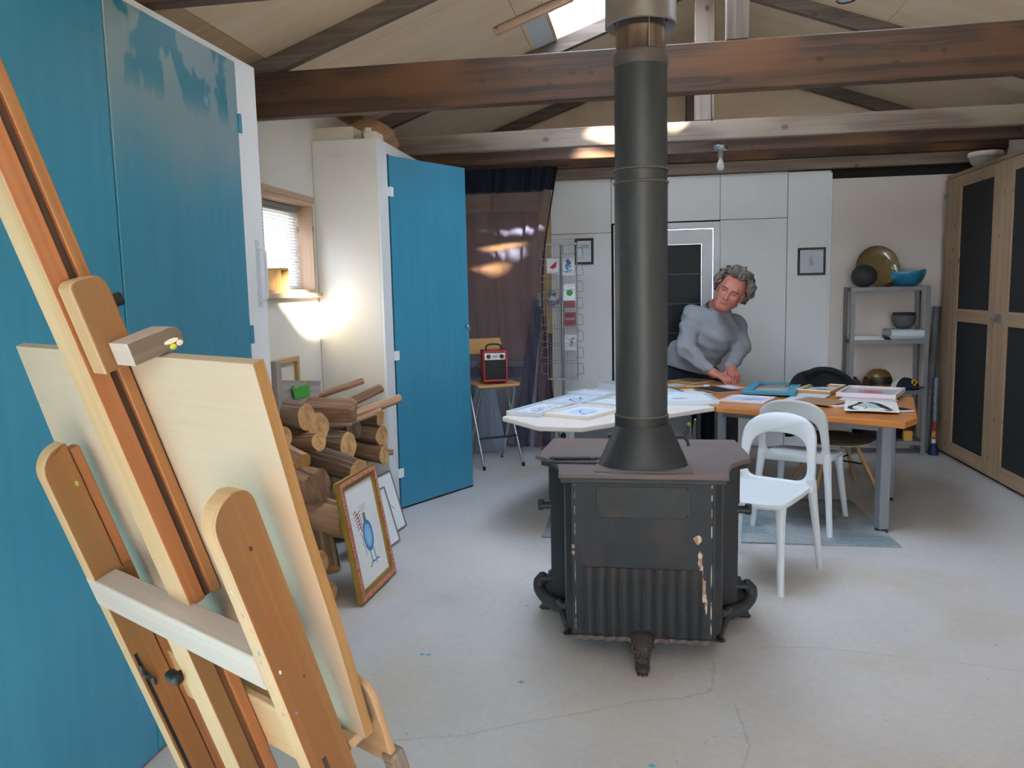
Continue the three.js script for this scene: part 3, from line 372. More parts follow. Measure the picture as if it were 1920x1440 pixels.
  const yb = thing('wooden_block', 'small yellow block in front of the black holdall on the lowest shelf', 'block', [2.2, 0.1155, -7.13]); part('block', bx(-0.035, 0.035, 0, 0.085, -0.02, 0.02, 'y', 0.005), std({ color: 0xc99a44 }), yb);
  const cl = thing('folded_cloth', 'dark red cloth heaped at the right of the lowest shelf', 'cloth', [2.22, 0.1155, -7.25]); { const g = clean(new THREE.SphereGeometry(1, 20, 14)), q = g.attributes.position; for (let i = 0; i < q.count; i++) { const n = 0.8 + 0.4 * fbm(q.getX(i) / 2 + 0.5, q.getZ(i) / 2 + 0.5, 5, 5, 3, 99); q.setXYZ(i, q.getX(i) * 0.07 * n, Math.max(0, q.getY(i) * 0.17 * n + 0.12), q.getZ(i) * 0.07 * n); } g.computeVertexNormals(); part('cloth', g, std({ color: 0x4a1a1c, roughness: 0.95 }), cl); }
  const pp = thing('grey_tube', 'long grey plastic tube leaning in the corner beside the metal shelf', 'tube', [2.37, 0, -7.2]); part('tube', at(lathe([[0.022, 0], [0.032, 0], [0.032, 1.24], [0.025, 1.24], [0.022, 0.02], [0.022, 0]], 20), 0, 0.003, 0, -0.07, 0, -0.06), std({ color: 0x55595b, roughness: 0.5 }), pp);
  const tb = thing('spray_lance', 'slim printed tube with a blue foot standing against the corner post', 'tube', [2.405, 0, -7.12]);
  part('foot', smooth(lathe([[0.001, 0], [0.04, 0], [0.042, 0.01], [0.03, 0.06], [0.018, 0.1], [0.001, 0.1]], 24)), std({ color: 0x1c2350, roughness: 0.35 }), tb); part('white_ring', lathe([[0.0165, 0.1], [0.0165, 0.135]], 20), M.frameWhite, tb); part('red_label', lathe([[0.017, 0.135], [0.017, 0.29]], 20), std({ color: 0x8e2a26, roughness: 0.4 }), tb);
  part('yellow_mark', lathe([[0.0174, 0.15], [0.0174, 0.2]], 20), std({ color: 0xb98a3e, roughness: 0.4 }), tb); part('barrel', lathe([[0.018, 0.29], [0.018, 0.655], [0.001, 0.66]], 20), std({ color: 0x8b9aa6, roughness: 0.35, map: canvas(128, 512, (x, w, h) => { x.fillStyle = '#c3ccd2'; x.fillRect(0, 0, w, h); x.fillStyle = '#4d5963'; for (let k = 0; k < 9; k++) { x.fillRect(20, 40 + k * 50, 26, 20 + (k % 3) * 6); x.fillRect(78, 50 + k * 50, 30, 14 + (k % 2) * 8); } }) }), tb);
}

// ---------- wood stove, seen from behind ----------
{
  const t = thing('wood_stove', 'black cast-iron wood stove on clawed feet with its ribbed back towards us', 'stove', [-0.008, 0, -3.03]);
  const plateTex = tex(512, 512, (u, v) => { // u across, v up the back plate
    const n = 9 * (fbm(u, v, 14, 14, 4, 101) - 0.5); let c = mixc([40 + n, 45 + n, 50 + n], [56 + n, 52 + n, 54 + n], sm(0.5, 0.8, fbm(u, v, 6, 3, 3, 102)));
    const px = u, py = v, nz = fbm(u, v, 30, 30, 3, 103) - 0.5; let chip = 0;
    const blob = (x, y, rx, ry) => { const q = Math.hypot((px - x) / rx, (py - y) / ry) + 1.3 * nz; chip = Math.max(chip, 1 - sm(0.8, 1, q)); };
    blob(0.888, 0.62, 0.026, 0.035); blob(0.902, 0.5, 0.02, 0.05); blob(0.91, 0.4, 0.02, 0.07); blob(0.93, 0.3, 0.016, 0.08); blob(0.945, 0.2, 0.011, 0.05);
    const edge = (x, a) => { const q = sm(0.45, 0.7, noise(u, v, 2, 26, 104)) * (1 - sm(0.006, 0.011, Math.abs(px - x))); chip = Math.max(chip, q * a); }; edge(0.012, 0.9); edge(0.985, 1);
    if (noise(u, v, 110, 90, 105) > 0.988 && v > 0.35) chip = Math.max(chip, 0.5);
    c = mixc(c, mixc([206, 190, 172], [164, 124, 98], sm(0.4, 0.7, fbm(u, v, 40, 40, 2, 106))), chip); return mixc(c, [96, 66, 60], 0.5 * (1 - sm(0.0, 0.06, v)));
  });
  const pm = std({ map: plateTex, metalness: 0.25, roughness: 0.5 });
  const bp = bx(-0.27, 0.27, 0.095, 0.728, -0.012, 0, 'x', 0.003), bq = bp.attributes.position; for (let i = 0; i < bq.count; i++) bp.attributes.uv.setXY(i, (bq.getX(i) + 0.27) / 0.54, (bq.getY(i) - 0.095) / 0.633); part('back_plate', bp, pm, t);
  // round-cornered cover plate, slightly proud, with rivets
  const rr = (w, h, r) => { const s = new THREE.Shape(); s.moveTo(-w / 2 + r, -h / 2); s.lineTo(w / 2 - r, -h / 2); s.absarc(w / 2 - r, -h / 2 + r, r, -Math.PI / 2, 0); s.lineTo(w / 2, h / 2 - r); s.absarc(w / 2 - r, h / 2 - r, r, 0, Math.PI / 2); s.lineTo(-w / 2 + r, h / 2); s.absarc(-w / 2 + r, h / 2 - r, r, Math.PI / 2, Math.PI); s.lineTo(-w / 2, -h / 2 + r); s.absarc(-w / 2 + r, -h / 2 + r, r, Math.PI, 1.5 * Math.PI); return s; };
  part('cover_plate', boxUV(at(extr(rr(0.357, 0.122, 0.012), 0.006, 0.0018), 0.002, 0.634, 0.0004)), M.iron, t);
  for (const [x, y] of [[-0.165, 0.685], [0.169, 0.685], [-0.165, 0.583], [0.169, 0.583]]) part('rivet', at(clean(new THREE.SphereGeometry(0.004, 8, 6)), x, y, 0.0058), M.iron, t);
  { // ribbed heat panel: ten flutes with arched tops and a wavy lip
    const n = 10, x0 = -0.225, w = 0.45 / n, h = 0.262, fl = [];
    { const pts = [[-w / 2, -0.001]]; for (let i = 0; i <= 12; i++) { const x = lerp(-1, 1, i / 12); pts.push([x * w / 2, 0.0135 - 0.0105 * Math.cos(x * Math.PI / 2)]); } pts.push([w / 2, -0.001]); fl.push(slab(pts.reverse(), 0, 0.272)); } // a shallow hollow between two sharp ridges
    for (let k = 0; k < n; k++) part('flute', fl[0], M.iron, t).position.set(x0 + w * (k + 0.5), 0.1, 0.001);
    const lip = []; for (let i = 0; i <= 80; i++) { const x = lerp(-0.27, 0.27, i / 80); lip.push([x, 0.016 + 0.006 * Math.cos(x / w * Math.PI * 2)]); } part('wavy_lip', boxUV(slab([[-0.27, -0.014], ...lip, [0.27, -0.014]].map(([x, z]) => [x, z]), 0.08, 0.096, 0.002)), M.ironRust, t);
  }
  for (const s of [-1, 1]) { // side walls, flaring towards the firebox front
    part('corner_strip', bx(s > 0 ? 0.262 : -0.274, s > 0 ? 0.274 : -0.262, 0.1, 0.726, -0.02, 0.004, 'y', 0.003), pm, t);
    const pts = [[0.262, -0.012], [0.3, -0.05], [0.318, -0.16], [0.33, -0.3], [0.395, -0.34], [0.4, -0.42], [0.4, -0.7], [0.36, -0.7], [0.29, -0.3], [0.25, -0.06]].map(([x, z]) => [s * x, z]); if (s < 0) pts.reverse();
    part('side_panel', slab(pts, 0.1, 0.725, 0.003), M.iron, t);
    part('side_rib', bx(s > 0 ? 0.37 : -0.402, s > 0 ? 0.402 : -0.37, 0.54, 0.715, -0.4, -0.345, 'y', 0.008), M.iron, t); part('side_rib', bx(s > 0 ? 0.375 : -0.397, s > 0 ? 0.397 : -0.375, 0.16, 0.52, -0.395, -0.345, 'y', 0.006), M.iron, t);
    for (const y of [0.515, 0.185]) part('hinge_lug', [bx(s > 0 ? 0.35 : -0.45, s > 0 ? 0.45 : -0.35, y - 0.012, y + 0.012, -0.385, -0.335, 'x', 0.01), rod(V(s * 0.438, y - 0.018, -0.36), V(s * 0.438, y + 0.024, -0.36), 0.014)], M.iron, t);
    // curled hearth lip
    part('hearth_lip', [tube([[s * 0.33, 0.10, -0.24], [s * 0.38, 0.095, -0.3], [s * 0.43, 0.1, -0.36], [s * 0.458, 0.125, -0.4], [s * 0.455, 0.16, -0.41], [s * 0.43, 0.168, -0.4]], 0.027, 24, 10), bx(s > 0 ? 0.3 : -0.45, s > 0 ? 0.45 : -0.3, 0.085, 0.115, -0.68, -0.36, 'x', 0.012)], M.iron, t);
    part('scroll', [tube([[s * 0.285, 0.2, -0.06], [s * 0.315, 0.155, -0.12], [s * 0.35, 0.13, -0.22], [s * 0.33, 0.08, -0.2], [s * 0.3, 0.05, -0.12]], 0.013, 20, 8)], M.iron, t);
  }
  part('firebox_front', bx(-0.36, 0.36, 0.1, 0.72, -0.72, -0.66, 'x', 0.01), M.iron, t); part('base_plate', slab([[-0.255, -0.02], [0.255, -0.02], [0.32, -0.3], [0.36, -0.36], [0.36, -0.7], [-0.36, -0.7], [-0.36, -0.36], [-0.32, -0.3]], 0.087, 0.1, 0.002), M.iron, t);
  // top plate with scooped corners
  const half = [[0.32, 0.016], [0.325, -0.05], [0.335, -0.12], [0.352, -0.19], [0.385, -0.25], [0.415, -0.285], [0.437, -0.3], [0.44, -0.42], [0.42, -0.72]], top = [...half.map(([x, z]) => [x, z]), ...half.slice().reverse().map(([x, z]) => [-x, z])];
  part('top_plate', slab(top, 0.726, 0.746, 0.004), M.ironRust, t); const b2 = (k) => top.map(([x, z]) => [x * k, z > -0.2 ? z - 0.006 : z * 0.99]); part('top_moulding', slab(b2(0.975), 0.706, 0.727, 0.004), M.iron, t);
  // legs: an ornate claw behind, two in front
  const claw = () => {
    const pts = [[0, 0.1, 0], [0, 0.092, 0.05], [0, 0.07, 0.085], [0, 0.04, 0.1], [0, 0.012, 0.128]], rad = [0.05, 0.047, 0.036, 0.026, 0.028], gs = [], cv = new THREE.CatmullRomCurve3(pts.map((p) => V(...p)));
    const g = clean(new THREE.TubeGeometry(cv, 20, 1, 12)), p = g.attributes.position; { const v = V(), q = V(); for (let i = 0; i < p.count; i++) { v.set(p.getX(i), p.getY(i), p.getZ(i)); let bt = 0, bd = 9; for (let k = 0; k <= 20; k++) { cv.getPointAt(k / 20, q); const d = Math.abs(q.distanceTo(v) - 1); if (d < bd) { bd = d; bt = k / 20; } } cv.getPointAt(bt, q); const r = lerp(rad[Math.floor(bt * 4)], rad[Math.min(4, Math.floor(bt * 4) + 1)], bt * 4 - Math.floor(bt * 4)); v.sub(q).normalize(); p.setXYZ(i, q.x + v.x * r, Math.max(0.0005, q.y + v.y * r * 0.62), q.z + v.z * r * 0.62); } g.computeVertexNormals(); }
    gs.push(g, at(clean(new THREE.SphereGeometry(0.029, 14, 10)).scale(1, 0.6, 1.15), 0, 0.0165, 0.132));
    for (const s of [-1, 1]) { gs.push(at(clean(new THREE.TorusGeometry(0.016, 0.0065, 8, 16, 4.6)), s * 0.026, 0.077, 0.089, -0.75, 0, s > 0 ? 0.4 : 2.2), at(clean(new THREE.TorusGeometry(0.01, 0.005, 8, 14, 4.8)), s * 0.017, 0.048, 0.112, -0.6, 0, s > 0 ? 0.2 : 2.4), at(clean(new THREE.SphereGeometry(0.008, 8, 6)).scale(0.8, 0.6, 1.8), s * 0.014, 0.008, 0.156)); }
    gs.push(at(clean(new THREE.SphereGeometry(0.012, 10, 8)), 0, 0.062, 0.105), at(clean(new THREE.SphereGeometry(0.008, 8, 6)).scale(0.8, 0.6, 1.8), 0, 0.008, 0.16)); return merge(gs);
  };
  const lg = boxUV(claw()); part('leg', lg, M.ironFoot, t).position.set(0, 0, -0.025);
  for (const s of [-1, 1]) { const l = part('leg', lg, M.ironFoot, t); l.position.set(s * 0.3, 0, -0.5); l.rotation.y = s * 1.35; const l2 = part('leg', lg, M.ironFoot, t); l2.position.set(s * 0.22, 0, -0.24); l2.rotation.y = s * 1.2; l2.scale.set(0.7, 0.85, 0.7); }
  // flue hood
  { const g = clean(new THREE.CylinderGeometry(0.108, 0.175, 0.165, 40, 6, false)), p = g.attributes.position; for (let i = 0; i < p.count; i++) { const k = clamp((0.0825 - p.getY(i)) / 0.165), sq = 1 + 0.12 * k * Math.abs(Math.sin(2 * Math.atan2(p.getZ(i), p.getX(i)))); p.setX(i, p.getX(i) * sq); p.setZ(i, p.getZ(i) * lerp(1, 0.86, k) * sq); } g.computeVertexNormals(); part('flue_hood', boxUV(at(toCreasedNormals(g, 0.8), 0.002, 0.828, -0.19)), M.iron, t); part('hood_flange', boxUV(slab([[-0.2, -0.01], [0.2, -0.01], [0.2, -0.36], [-0.2, -0.36]].map(([x, z]) => [x * 0.93, z]), 0.745, 0.751, 0.002)), M.ironRust, t); }
}
{
  const t = thing('stove_pipe', 'tall grey metal stove pipe rising from the stove through the roof space', 'pipe', [-0.011, 0, -3.22]), r = 0.1025, m = M.pipe;
  const seg = (y0, y1, R0, mat, name) => part(name, smooth(lathe([[R0 - 0.004, y0], [R0, y0], [R0, y1], [R0 - 0.004, y1]], 48)), mat, t);
  seg(0.905, 1.85, r, m, 'pipe_section'); seg(1.852, 2.335, r * 0.985, m, 'pipe_section'); seg(0.885, 0.945, r + 0.004, M.iron, 'pipe_section');
  for (const y of [0.946, 1.853, 1.902]) part('seam_bead', at(clean(new THREE.TorusGeometry(r + 0.001, 0.0045, 8, 48)), 0, y, 0, Math.PI / 2), std({ color: 0x6e6258, metalness: 0.4, roughness: 0.5 }), t);
  part('worn_band', smooth(lathe([[r * 0.99, 2.285], [r + 0.002, 2.29], [r + 0.002, 2.332], [r * 0.985, 2.337]], 48)), std({ map: M.ironRust.map, metalness: 0.3, roughness: 0.6 }), t);
  seg(2.33, 3.9, 0.094, std({ color: 0x9a8f86, metalness: 1, roughness: 0.22 }), 'inner_flue'); part('flue_seam', bx(0.03, 0.034, 2.335, 3.2, 0.0885, 0.0905, 'y', 0), M.steel, t);
  part('collar', smooth(lathe([[0.1, 2.455], [0.128, 2.432], [0.134, 2.436], [0.134, 2.6], [0.12, 2.62], [0.12, 3.8], [0.09, 3.8]], 48)), std({ color: 0xa9a6a4, metalness: 0.85, roughness: 0.38 }), t);
  const d = new THREE.Group(); d.name = 'damper_handle'; t.add(d); part('spindle', [rod(V(0.1, 0.862, 0.02), V(0.165, 0.862, 0.02), 0.007), rod(V(-0.135, 0.862, 0.02), V(-0.1, 0.862, 0.02), 0.01)], M.iron, d); part('fork', [tube([[0.163, 0.862, 0.02], [0.18, 0.885, 0.02], [0.184, 0.905, 0.02]], 0.006), tube([[0.163, 0.862, 0.02], [0.18, 0.84, 0.02], [0.184, 0.822, 0.02]], 0.006)], M.iron, d); part('tip', clean(new THREE.SphereGeometry(0.0085, 10, 8)).translate(0.185, 0.908, 0.02), M.gold, d);
}
{
  const k = thing('poker', 'iron poker with a pale tip lying on the left of the stove top', 'poker', [-0.28, 0.7465, -3.26], 0.08); part('shaft', rod(V(-0.11, 0.008, 0), V(0.09, 0.008, 0.0), 0.0075), M.iron, k); part('grip', rod(V(0.06, 0.0095, 0), V(0.14, 0.0095, 0), 0.009), M.ironRust, k); part('tip', rod(V(0.1405, 0.0095, 0), V(0.152, 0.0095, 0), 0.0085), M.frameCream, k);
  const l = thing('lid_lifter', 'flat iron lid lifter lying in front of the poker on the stove top', 'tool', [-0.27, 0.7465, -3.195], -0.03); part('lifter', [bx(-0.1, 0.09, 0, 0.008, -0.011, 0.011, 'x', 0.003), bx(-0.13, -0.095, 0, 0.012, -0.016, 0.016, 'x', 0.005)], M.iron, l);
}
// ---------- rug ----------
{
  const g = slab([[-0.6, -4.54], [1.393, -4.552], [1.36, -5.53], [-0.6, -5.5]], 0.0005, 0.011, 0.003); const r = single('rug', g, std({ map: tex(256, 256, (u, v) => { const a = fbm(u, v, 6, 6, 4, 111), b = fbm(u, v, 5, 50, 2, 112), n = noise(u, v, 128, 128, 113); return mixc(mixc([104, 126, 136], [150, 160, 164], sm(0.35, 0.65, a)), [170, 172, 170], 0.5 * b).map((x) => x + 18 * (n - 0.5)); }, 1.2, 1.2), roughness: 1 }), 'worn blue-grey flat rug under the chairs and table', 'rug'); void r;
}
// ---------- moulded white chairs ----------
function whiteChair(label, x, z, turn, y = 0) { // base at the middle of the four feet, sitter looks along +z
  const t = thing('white_chair', label, 'chair', [x, y, z], turn), m = M.plastic;
  { const s = new THREE.Shape(), w = 0.2, y0 = 0.405, y1 = 0.785; s.moveTo(-w - 0.008, y0); s.lineTo(w + 0.008, y0); s.lineTo(w - 0.006, 0.66); s.bezierCurveTo(w - 0.01, 0.75, 0.11, y1, 0, y1); s.bezierCurveTo(-0.11, y1, -w + 0.01, 0.75, -w + 0.006, 0.66); s.closePath(); const h = new THREE.Path(); h.moveTo(-0.1, 0.452); h.lineTo(0.1, 0.452); h.bezierCurveTo(0.15, 0.455, 0.162, 0.48, 0.16, 0.52); h.lineTo(0.15, 0.6); h.bezierCurveTo(0.14, 0.66, 0.1, 0.684, 0, 0.684); h.bezierCurveTo(-0.1, 0.684, -0.14, 0.66, -0.15, 0.6); h.lineTo(-0.16, 0.52); h.bezierCurveTo(-0.162, 0.48, -0.15, 0.455, -0.1, 0.452); s.holes.push(h);
    const g = extr(s, 0.03, 0.009, 14), p = g.attributes.position; for (let i = 0; i < p.count; i++) { const k = clamp((p.getY(i) - 0.4) / 0.38); p.setZ(i, p.getZ(i) - 0.205 - 0.075 * k - 0.035 * k * (1 - (p.getX(i) / 0.2) ** 2)); } g.computeVertexNormals(); part('backrest', toCreasedNormals(g, 0.7), m, t); }
  { const s = new THREE.Shape(); s.moveTo(-0.185, 0.19); s.lineTo(0.185, 0.19); s.bezierCurveTo(0.205, 0.0, 0.205, -0.1, 0.19, -0.17); s.bezierCurveTo(0.17, -0.235, -0.17, -0.235, -0.19, -0.17); s.bezierCurveTo(-0.205, -0.1, -0.205, 0, -0.185, 0.19); const g = extr(s, 0.03, 0.01, 14); g.rotateX(-Math.PI / 2); const p = g.attributes.position; for (let i = 0; i < p.count; i++) { const a = p.getX(i) / 0.2, b = p.getZ(i) / 0.2; p.setY(i, p.getY(i) + 0.404 - 0.014 * (1 - a * a) * (1 - Math.min(1, b * b)) - 0.012 * Math.max(0, b) ** 2); } g.computeVertexNormals(); part('seat', toCreasedNormals(g, 0.7), m, t); part('drain_slot', at(bx(-0.022, 0.022, 0, 0.002, -0.004, 0.004, 'x', 0.0009), 0.02, 0.4215, 0.05), M.greyMetal, t, 'narrow drain slot'); }
  const leg = (sx, front) => { const g = clean(new THREE.CylinderGeometry(front ? 0.021 : 0.02, 0.0165, 1, 16, 8)), p = g.attributes.position; const top = front ? [sx * 0.165, 0.418, 0.155] : [sx * 0.183, 0.47, -0.203], bot = front ? [sx * 0.205, 0, 0.235] : [sx * 0.222, 0, -0.25]; for (let i = 0; i < p.count; i++) { const k = 0.5 - p.getY(i), fl = 1 + (front ? 0.5 : 0.35) * (1 - k) ** (front ? 6 : 3); p.setXYZ(i, lerp(top[0], bot[0], k ** 0.9) + p.getX(i) * fl, lerp(top[1], bot[1], k), lerp(top[2], bot[2], k) + p.getZ(i) * fl * 0.9); } g.computeVertexNormals(); part('leg', g, m, t); };
  for (const f of [true, false]) for (const s of [-1, 1]) leg(s, f);
}
whiteChair('white moulded chair standing beside the stove, its open side towards us', 0.57, -4.07, Math.atan2(-0.504, 0.864));
whiteChair('white moulded chair drawn up to the orange table with its back to us', 0.95, -5.0, Math.atan2(0.42, -0.9), 0.0112);
{ // shell chair behind the table with a jacket over its back
  const t = thing('shell_chair', 'wooden-legged chair with a dark seat pad on the far side of the orange table', 'chair', [1.33, 0, -5.83], 0.1);
  { const g = clean(new THREE.SphereGeometry(1, 28, 16)), p = g.attributes.position; for (let i = 0; i < p.count; i++) p.setXYZ(i, p.getX(i) * 0.235, 0.375 + p.getY(i) * 0.026, p.getZ(i) * 0.27); g.computeVertexNormals(); part('seat_pad', g, std({ color: 0x6a6356, roughness: 0.9 }), t, 'olive grey round seat pad'); }
  part('seat_shell', smooth(lathe([[0.001, 0.335], [0.15, 0.337], [0.215, 0.35], [0.232, 0.365], [0.226, 0.368], [0.14, 0.35], [0.001, 0.347]], 36), 0.8), M.frameCream, t);
  { const s = new THREE.Shape(); s.moveTo(-0.17, 0.34); s.lineTo(0.17, 0.34); s.bezierCurveTo(0.23, 0.55, 0.22, 0.77, 0, 0.775); s.bezierCurveTo(-0.22, 0.77, -0.23, 0.55, -0.17, 0.34); const g = extr(s, 0.016, 0.005, 14), p = g.attributes.position; for (let i = 0; i < p.count; i++) p.setZ(i, p.getZ(i) - 0.34 - 0.1 * clamp((p.getY(i) - 0.4) / 0.38) + 0.9 * p.getX(i) ** 2); g.computeVertexNormals(); part('back_shell', g, M.frameCream, t); }
  for (const sx of [-1, 1]) for (const sz of [-1, 1]) part('leg', rod(V(sx * 0.225, 0.001, sz * 0.25), V(sx * 0.1, 0.34, sz * 0.11), 0.012, 0.016), M.frameWood, t);
  part('brace', [rod(V(-0.15, 0.22, 0.17), V(0.15, 0.22, -0.17), 0.006), rod(V(-0.15, 0.22, -0.17), V(0.15, 0.22, 0.17), 0.006)], M.darkMetal, t);
  const j = thing('jacket', 'black jacket hung over the back of the chair behind the orange table', 'jacket', [1.3, 0, -6.2], 0.1);
  { const s = new THREE.Shape(); s.moveTo(-0.235, 0.4); s.lineTo(0.235, 0.42); s.bezierCurveTo(0.27, 0.6, 0.265, 0.74, 0.17, 0.79); s.bezierCurveTo(0.09, 0.83, -0.09, 0.83, -0.17, 0.79); s.bezierCurveTo(-0.265, 0.74, -0.27, 0.6, -0.235, 0.4); const g = clean(extr(s, 0.075, 0.03, 18)), p = g.attributes.position; for (let i = 0; i < p.count; i++) { const x = p.getX(i), y = p.getY(i), k = clamp((y - 0.4) / 0.4); p.setZ(i, p.getZ(i) - 0.015 - 0.06 * k + 0.7 * x * x + 0.012 * Math.sin(x * 38 + y * 6) * (1 - k)); } g.computeVertexNormals(); part('body', g, M.blackCloth, j); part('collar', tube([[-0.14, 0.785, 0.06], [-0.07, 0.815, 0.03], [0, 0.822, 0.01], [0.07, 0.815, 0.03], [0.14, 0.785, 0.06]], 0.02, 20, 8), M.blackCloth, j); part('sleeve', tube([[0.24, 0.7, 0.05], [0.27, 0.56, 0.07], [0.25, 0.4, 0.08], [0.24, 0.34, 0.08]], 0.04, 16, 10), M.blackCloth, j); part('sleeve', tube([[-0.24, 0.7, 0.05], [-0.27, 0.56, 0.07], [-0.25, 0.4, 0.08], [-0.24, 0.34, 0.08]], 0.04, 16, 10), M.blackCloth, j); }
}
// ---------- tables ----------
const TY = 0.68;
{
  const t = thing('white_table', 'white angular work table behind the stove, covered with framed pictures', 'table', [0, 0, 0]);
  part('tabletop', slab([[-0.864, -4.803], [-0.597, -4.463], [-0.343, -4.437], [0.444, -5.243], [0.05, -6.42], [-0.36, -6.25], [-0.62, -5.72]], TY - 0.03, TY, 0.006), M.tableWhite, t);
  part('modesty_panel', bar(V(-0.42, 0.34, -4.83), V(0.3, 0.34, -5.5), 0.018, 0.62, 0.002), M.greyMetal, t); part('modesty_panel', bar(V(0.31, 0.34, -5.5), V(0.1, 0.34, -6.25), 0.018, 0.62, 0.002), M.greyMetal, t);
  for (const [x, z] of [[-0.46, -4.72], [0.36, -5.42], [-0.6, -5.5], [0.02, -6.3]]) part('leg', rod(V(x, 0, z), V(x, TY - 0.031, z), 0.018), x < 0 ? M.frameWhite : M.darkMetal, t);
  part('clamp_knob', at(clean(new THREE.SphereGeometry(0.018, 10, 8)), -0.478, 0.58, -4.705), M.black, t);
  const o = thing('orange_table', 'orange beech-topped table with clipped corners and grey legs', 'table', [0, 0, 0]);
  part('tabletop', slab([[0.458, -5.236], [1.423, -4.661], [1.542, -4.832], [1.787, -5.696], [1.66, -5.95], [1.11, -6.2], [0.46, -6.79], [0.1, -6.78], [0.062, -6.43]], TY - 0.038, TY, 0.007), M.tableOrange, o);
  for (const [x, z] of [[1.375, -4.87], [1.62, -5.62], [0.5, -5.42], [0.28, -6.5]]) part('leg', bar(V(x, 0.012, z), V(x, TY - 0.04, z), 0.062, 0.062, 0.006, V(0.3, 0, 1)), M.greyMetal, o);
  part('rail', bar(V(1.375, TY - 0.065, -4.87), V(1.62, TY - 0.065, -5.62), 0.035, 0.045), M.greyMetal, o); part('rail', bar(V(0.5, TY - 0.065, -5.42), V(1.375, TY - 0.065, -4.87), 0.03, 0.045), M.greyMetal, o);
  part('foot_pad', [bar(V(1.36, 0.006, -4.82), V(1.39, 0.006, -4.92), 0.07, 0.012), bar(V(1.605, 0.006, -5.57), V(1.635, 0.006, -5.67), 0.07, 0.012)], M.darkMetal, o);
  part('post', bar(V(0.585, 0.0, -5.6), V(0.585, TY - 0.04, -5.6), 0.05, 0.09, 0.004, V(0.8, 0, 0.6)), M.darkMetal, o);
}
// ---------- pictures ----------
// art: small prints drawn on canvas; W x H in metres
const print = (w, h, draw, bg = '#dfe8ee') => canvas(256, Math.round(256 * h / w), (x, a, b) => { x.fillStyle = bg; x.fillRect(0, 0, a, b); x.lineCap = x.lineJoin = 'round'; draw(x, a, b); });
const stroke = (x, c, lw, ...pts) => { x.strokeStyle = c; x.lineWidth = lw; x.beginPath(); pts.forEach(([a, b], i) => (i ? x.lineTo(a, b) : x.moveTo(a, b))); x.stroke(); };
const fill = (x, c, ...pts) => { x.fillStyle = c; x.beginPath(); pts.forEach(([a, b], i) => (i ? x.lineTo(a, b) : x.moveTo(a, b))); x.closePath(); x.fill(); };
const oval = (x, c, a, b, r, q, rot = 0) => { x.fillStyle = c; x.beginPath(); x.ellipse(a, b, r, q, rot, 0, Math.PI * 2); x.fill(); };
// a picture frame lying in x, y and facing z: moulding, mount, print
function framed(t, w, h, { m = M.frameWhite, fw = 0.02, fd = 0.018, art, mount = 0, glass = false, m2 }) {
  const z0 = 0, f = (x0, x1, y0, y1, g, z1 = fd, mm = m) => part('moulding', bx(x0, x1, y0, y1, z0, z1, g, 0.0025), mm, t);
  f(-w / 2, w / 2, h / 2 - fw, h / 2, 'x'); f(-w / 2, w / 2, -h / 2, -h / 2 + fw, 'x'); f(-w / 2, -w / 2 + fw, -h / 2 + fw, h / 2 - fw, 'y'); f(w / 2 - fw, w / 2, -h / 2 + fw, h / 2 - fw, 'y');
  if (m2) { const k = fw * 0.4, q = fd + 0.006, a = w / 2 - fw * 0.2, b = h / 2 - fw * 0.2; f(-a, a, b - k, b, 'x', q, m2); f(-a, a, -b, -b + k, 'x', q, m2); f(-a, -a + k, -b + k, b - k, 'y', q, m2); f(a - k, a, -b + k, b - k, 'y', q, m2); }
  const iw = w - 2 * fw, ih = h - 2 * fw; part('mount', bx(-iw / 2, iw / 2, -ih / 2, ih / 2, z0, fd * 0.45, 'x', 0), M.paper, t);
  if (art) part('print', at(sheet(iw - mount, ih - mount, 0.0012), 0, 0, fd * 0.45 + 0.0008), std({ map: art, roughness: 0.6 }), t);
  if (glass) part('glazing', bx(-iw / 2, iw / 2, -ih / 2, ih / 2, fd * 0.6, fd * 0.6 + 0.0015, 'x', 0), M.glass, t);
}
// lies on the table: centre x, z, size across and deep, turn in degrees, lift above the table
function onTable(name, label, cat, x, z, w, d, deg, opt, lift = 0, group) { const t = thing(name, label, cat, [x, TY + 0.0006 + lift, z], 0, group); t.rotation.set(-Math.PI / 2, 0, deg * Math.PI / 180); framed(t, w, d, opt); return t; }
const scribble = (c, n, s) => (x, a, b) => { let q = s; const r = () => (q = (q * 16807) % 2147483647) / 2147483647; for (let i = 0; i < n; i++) { const u = a * (0.18 + 0.64 * r()), v = b * (0.2 + 0.6 * r()); stroke(x, c, 2 + 2 * r(), [u, v], [u + 26 * (r() - 0.5), v + 26 * (r() - 0.5)], [u + 40 * (r() - 0.5), v + 30 * (r() - 0.5)]); } };
onTable('framed_picture', 'white framed sheet of small blue scribbles at the left end of the white table', 'picture', -0.655, -5.02, 0.46, 0.237, 69, { art: print(0.46, 0.237, scribble('#5f78b8', 46, 77)), fw: 0.018, fd: 0.028 });
onTable('framed_picture', 'cream framed blue drawing with a yellow centre at the front edge of the white table', 'picture', -0.374, -4.94, 0.44, 0.34, 62, { m: M.frameCream, fw: 0.03, fd: 0.022, art: print(0.42, 0.3, (x, a, b) => { oval(x, '#c6d6f0', a * 0.5, b * 0.5, a * 0.3, b * 0.3); stroke(x, '#5a78c0', 6, [a * 0.25, b * 0.75], [a * 0.4, b * 0.5], [a * 0.55, b * 0.35], [a * 0.7, b * 0.3]); stroke(x, '#4a66b0', 5, [a * 0.2, b * 0.7], [a * 0.35, b * 0.72], [a * 0.6, b * 0.7]); oval(x, '#edd48a', a * 0.56, b * 0.48, a * 0.06, b * 0.08); }, '#dde6f4') });
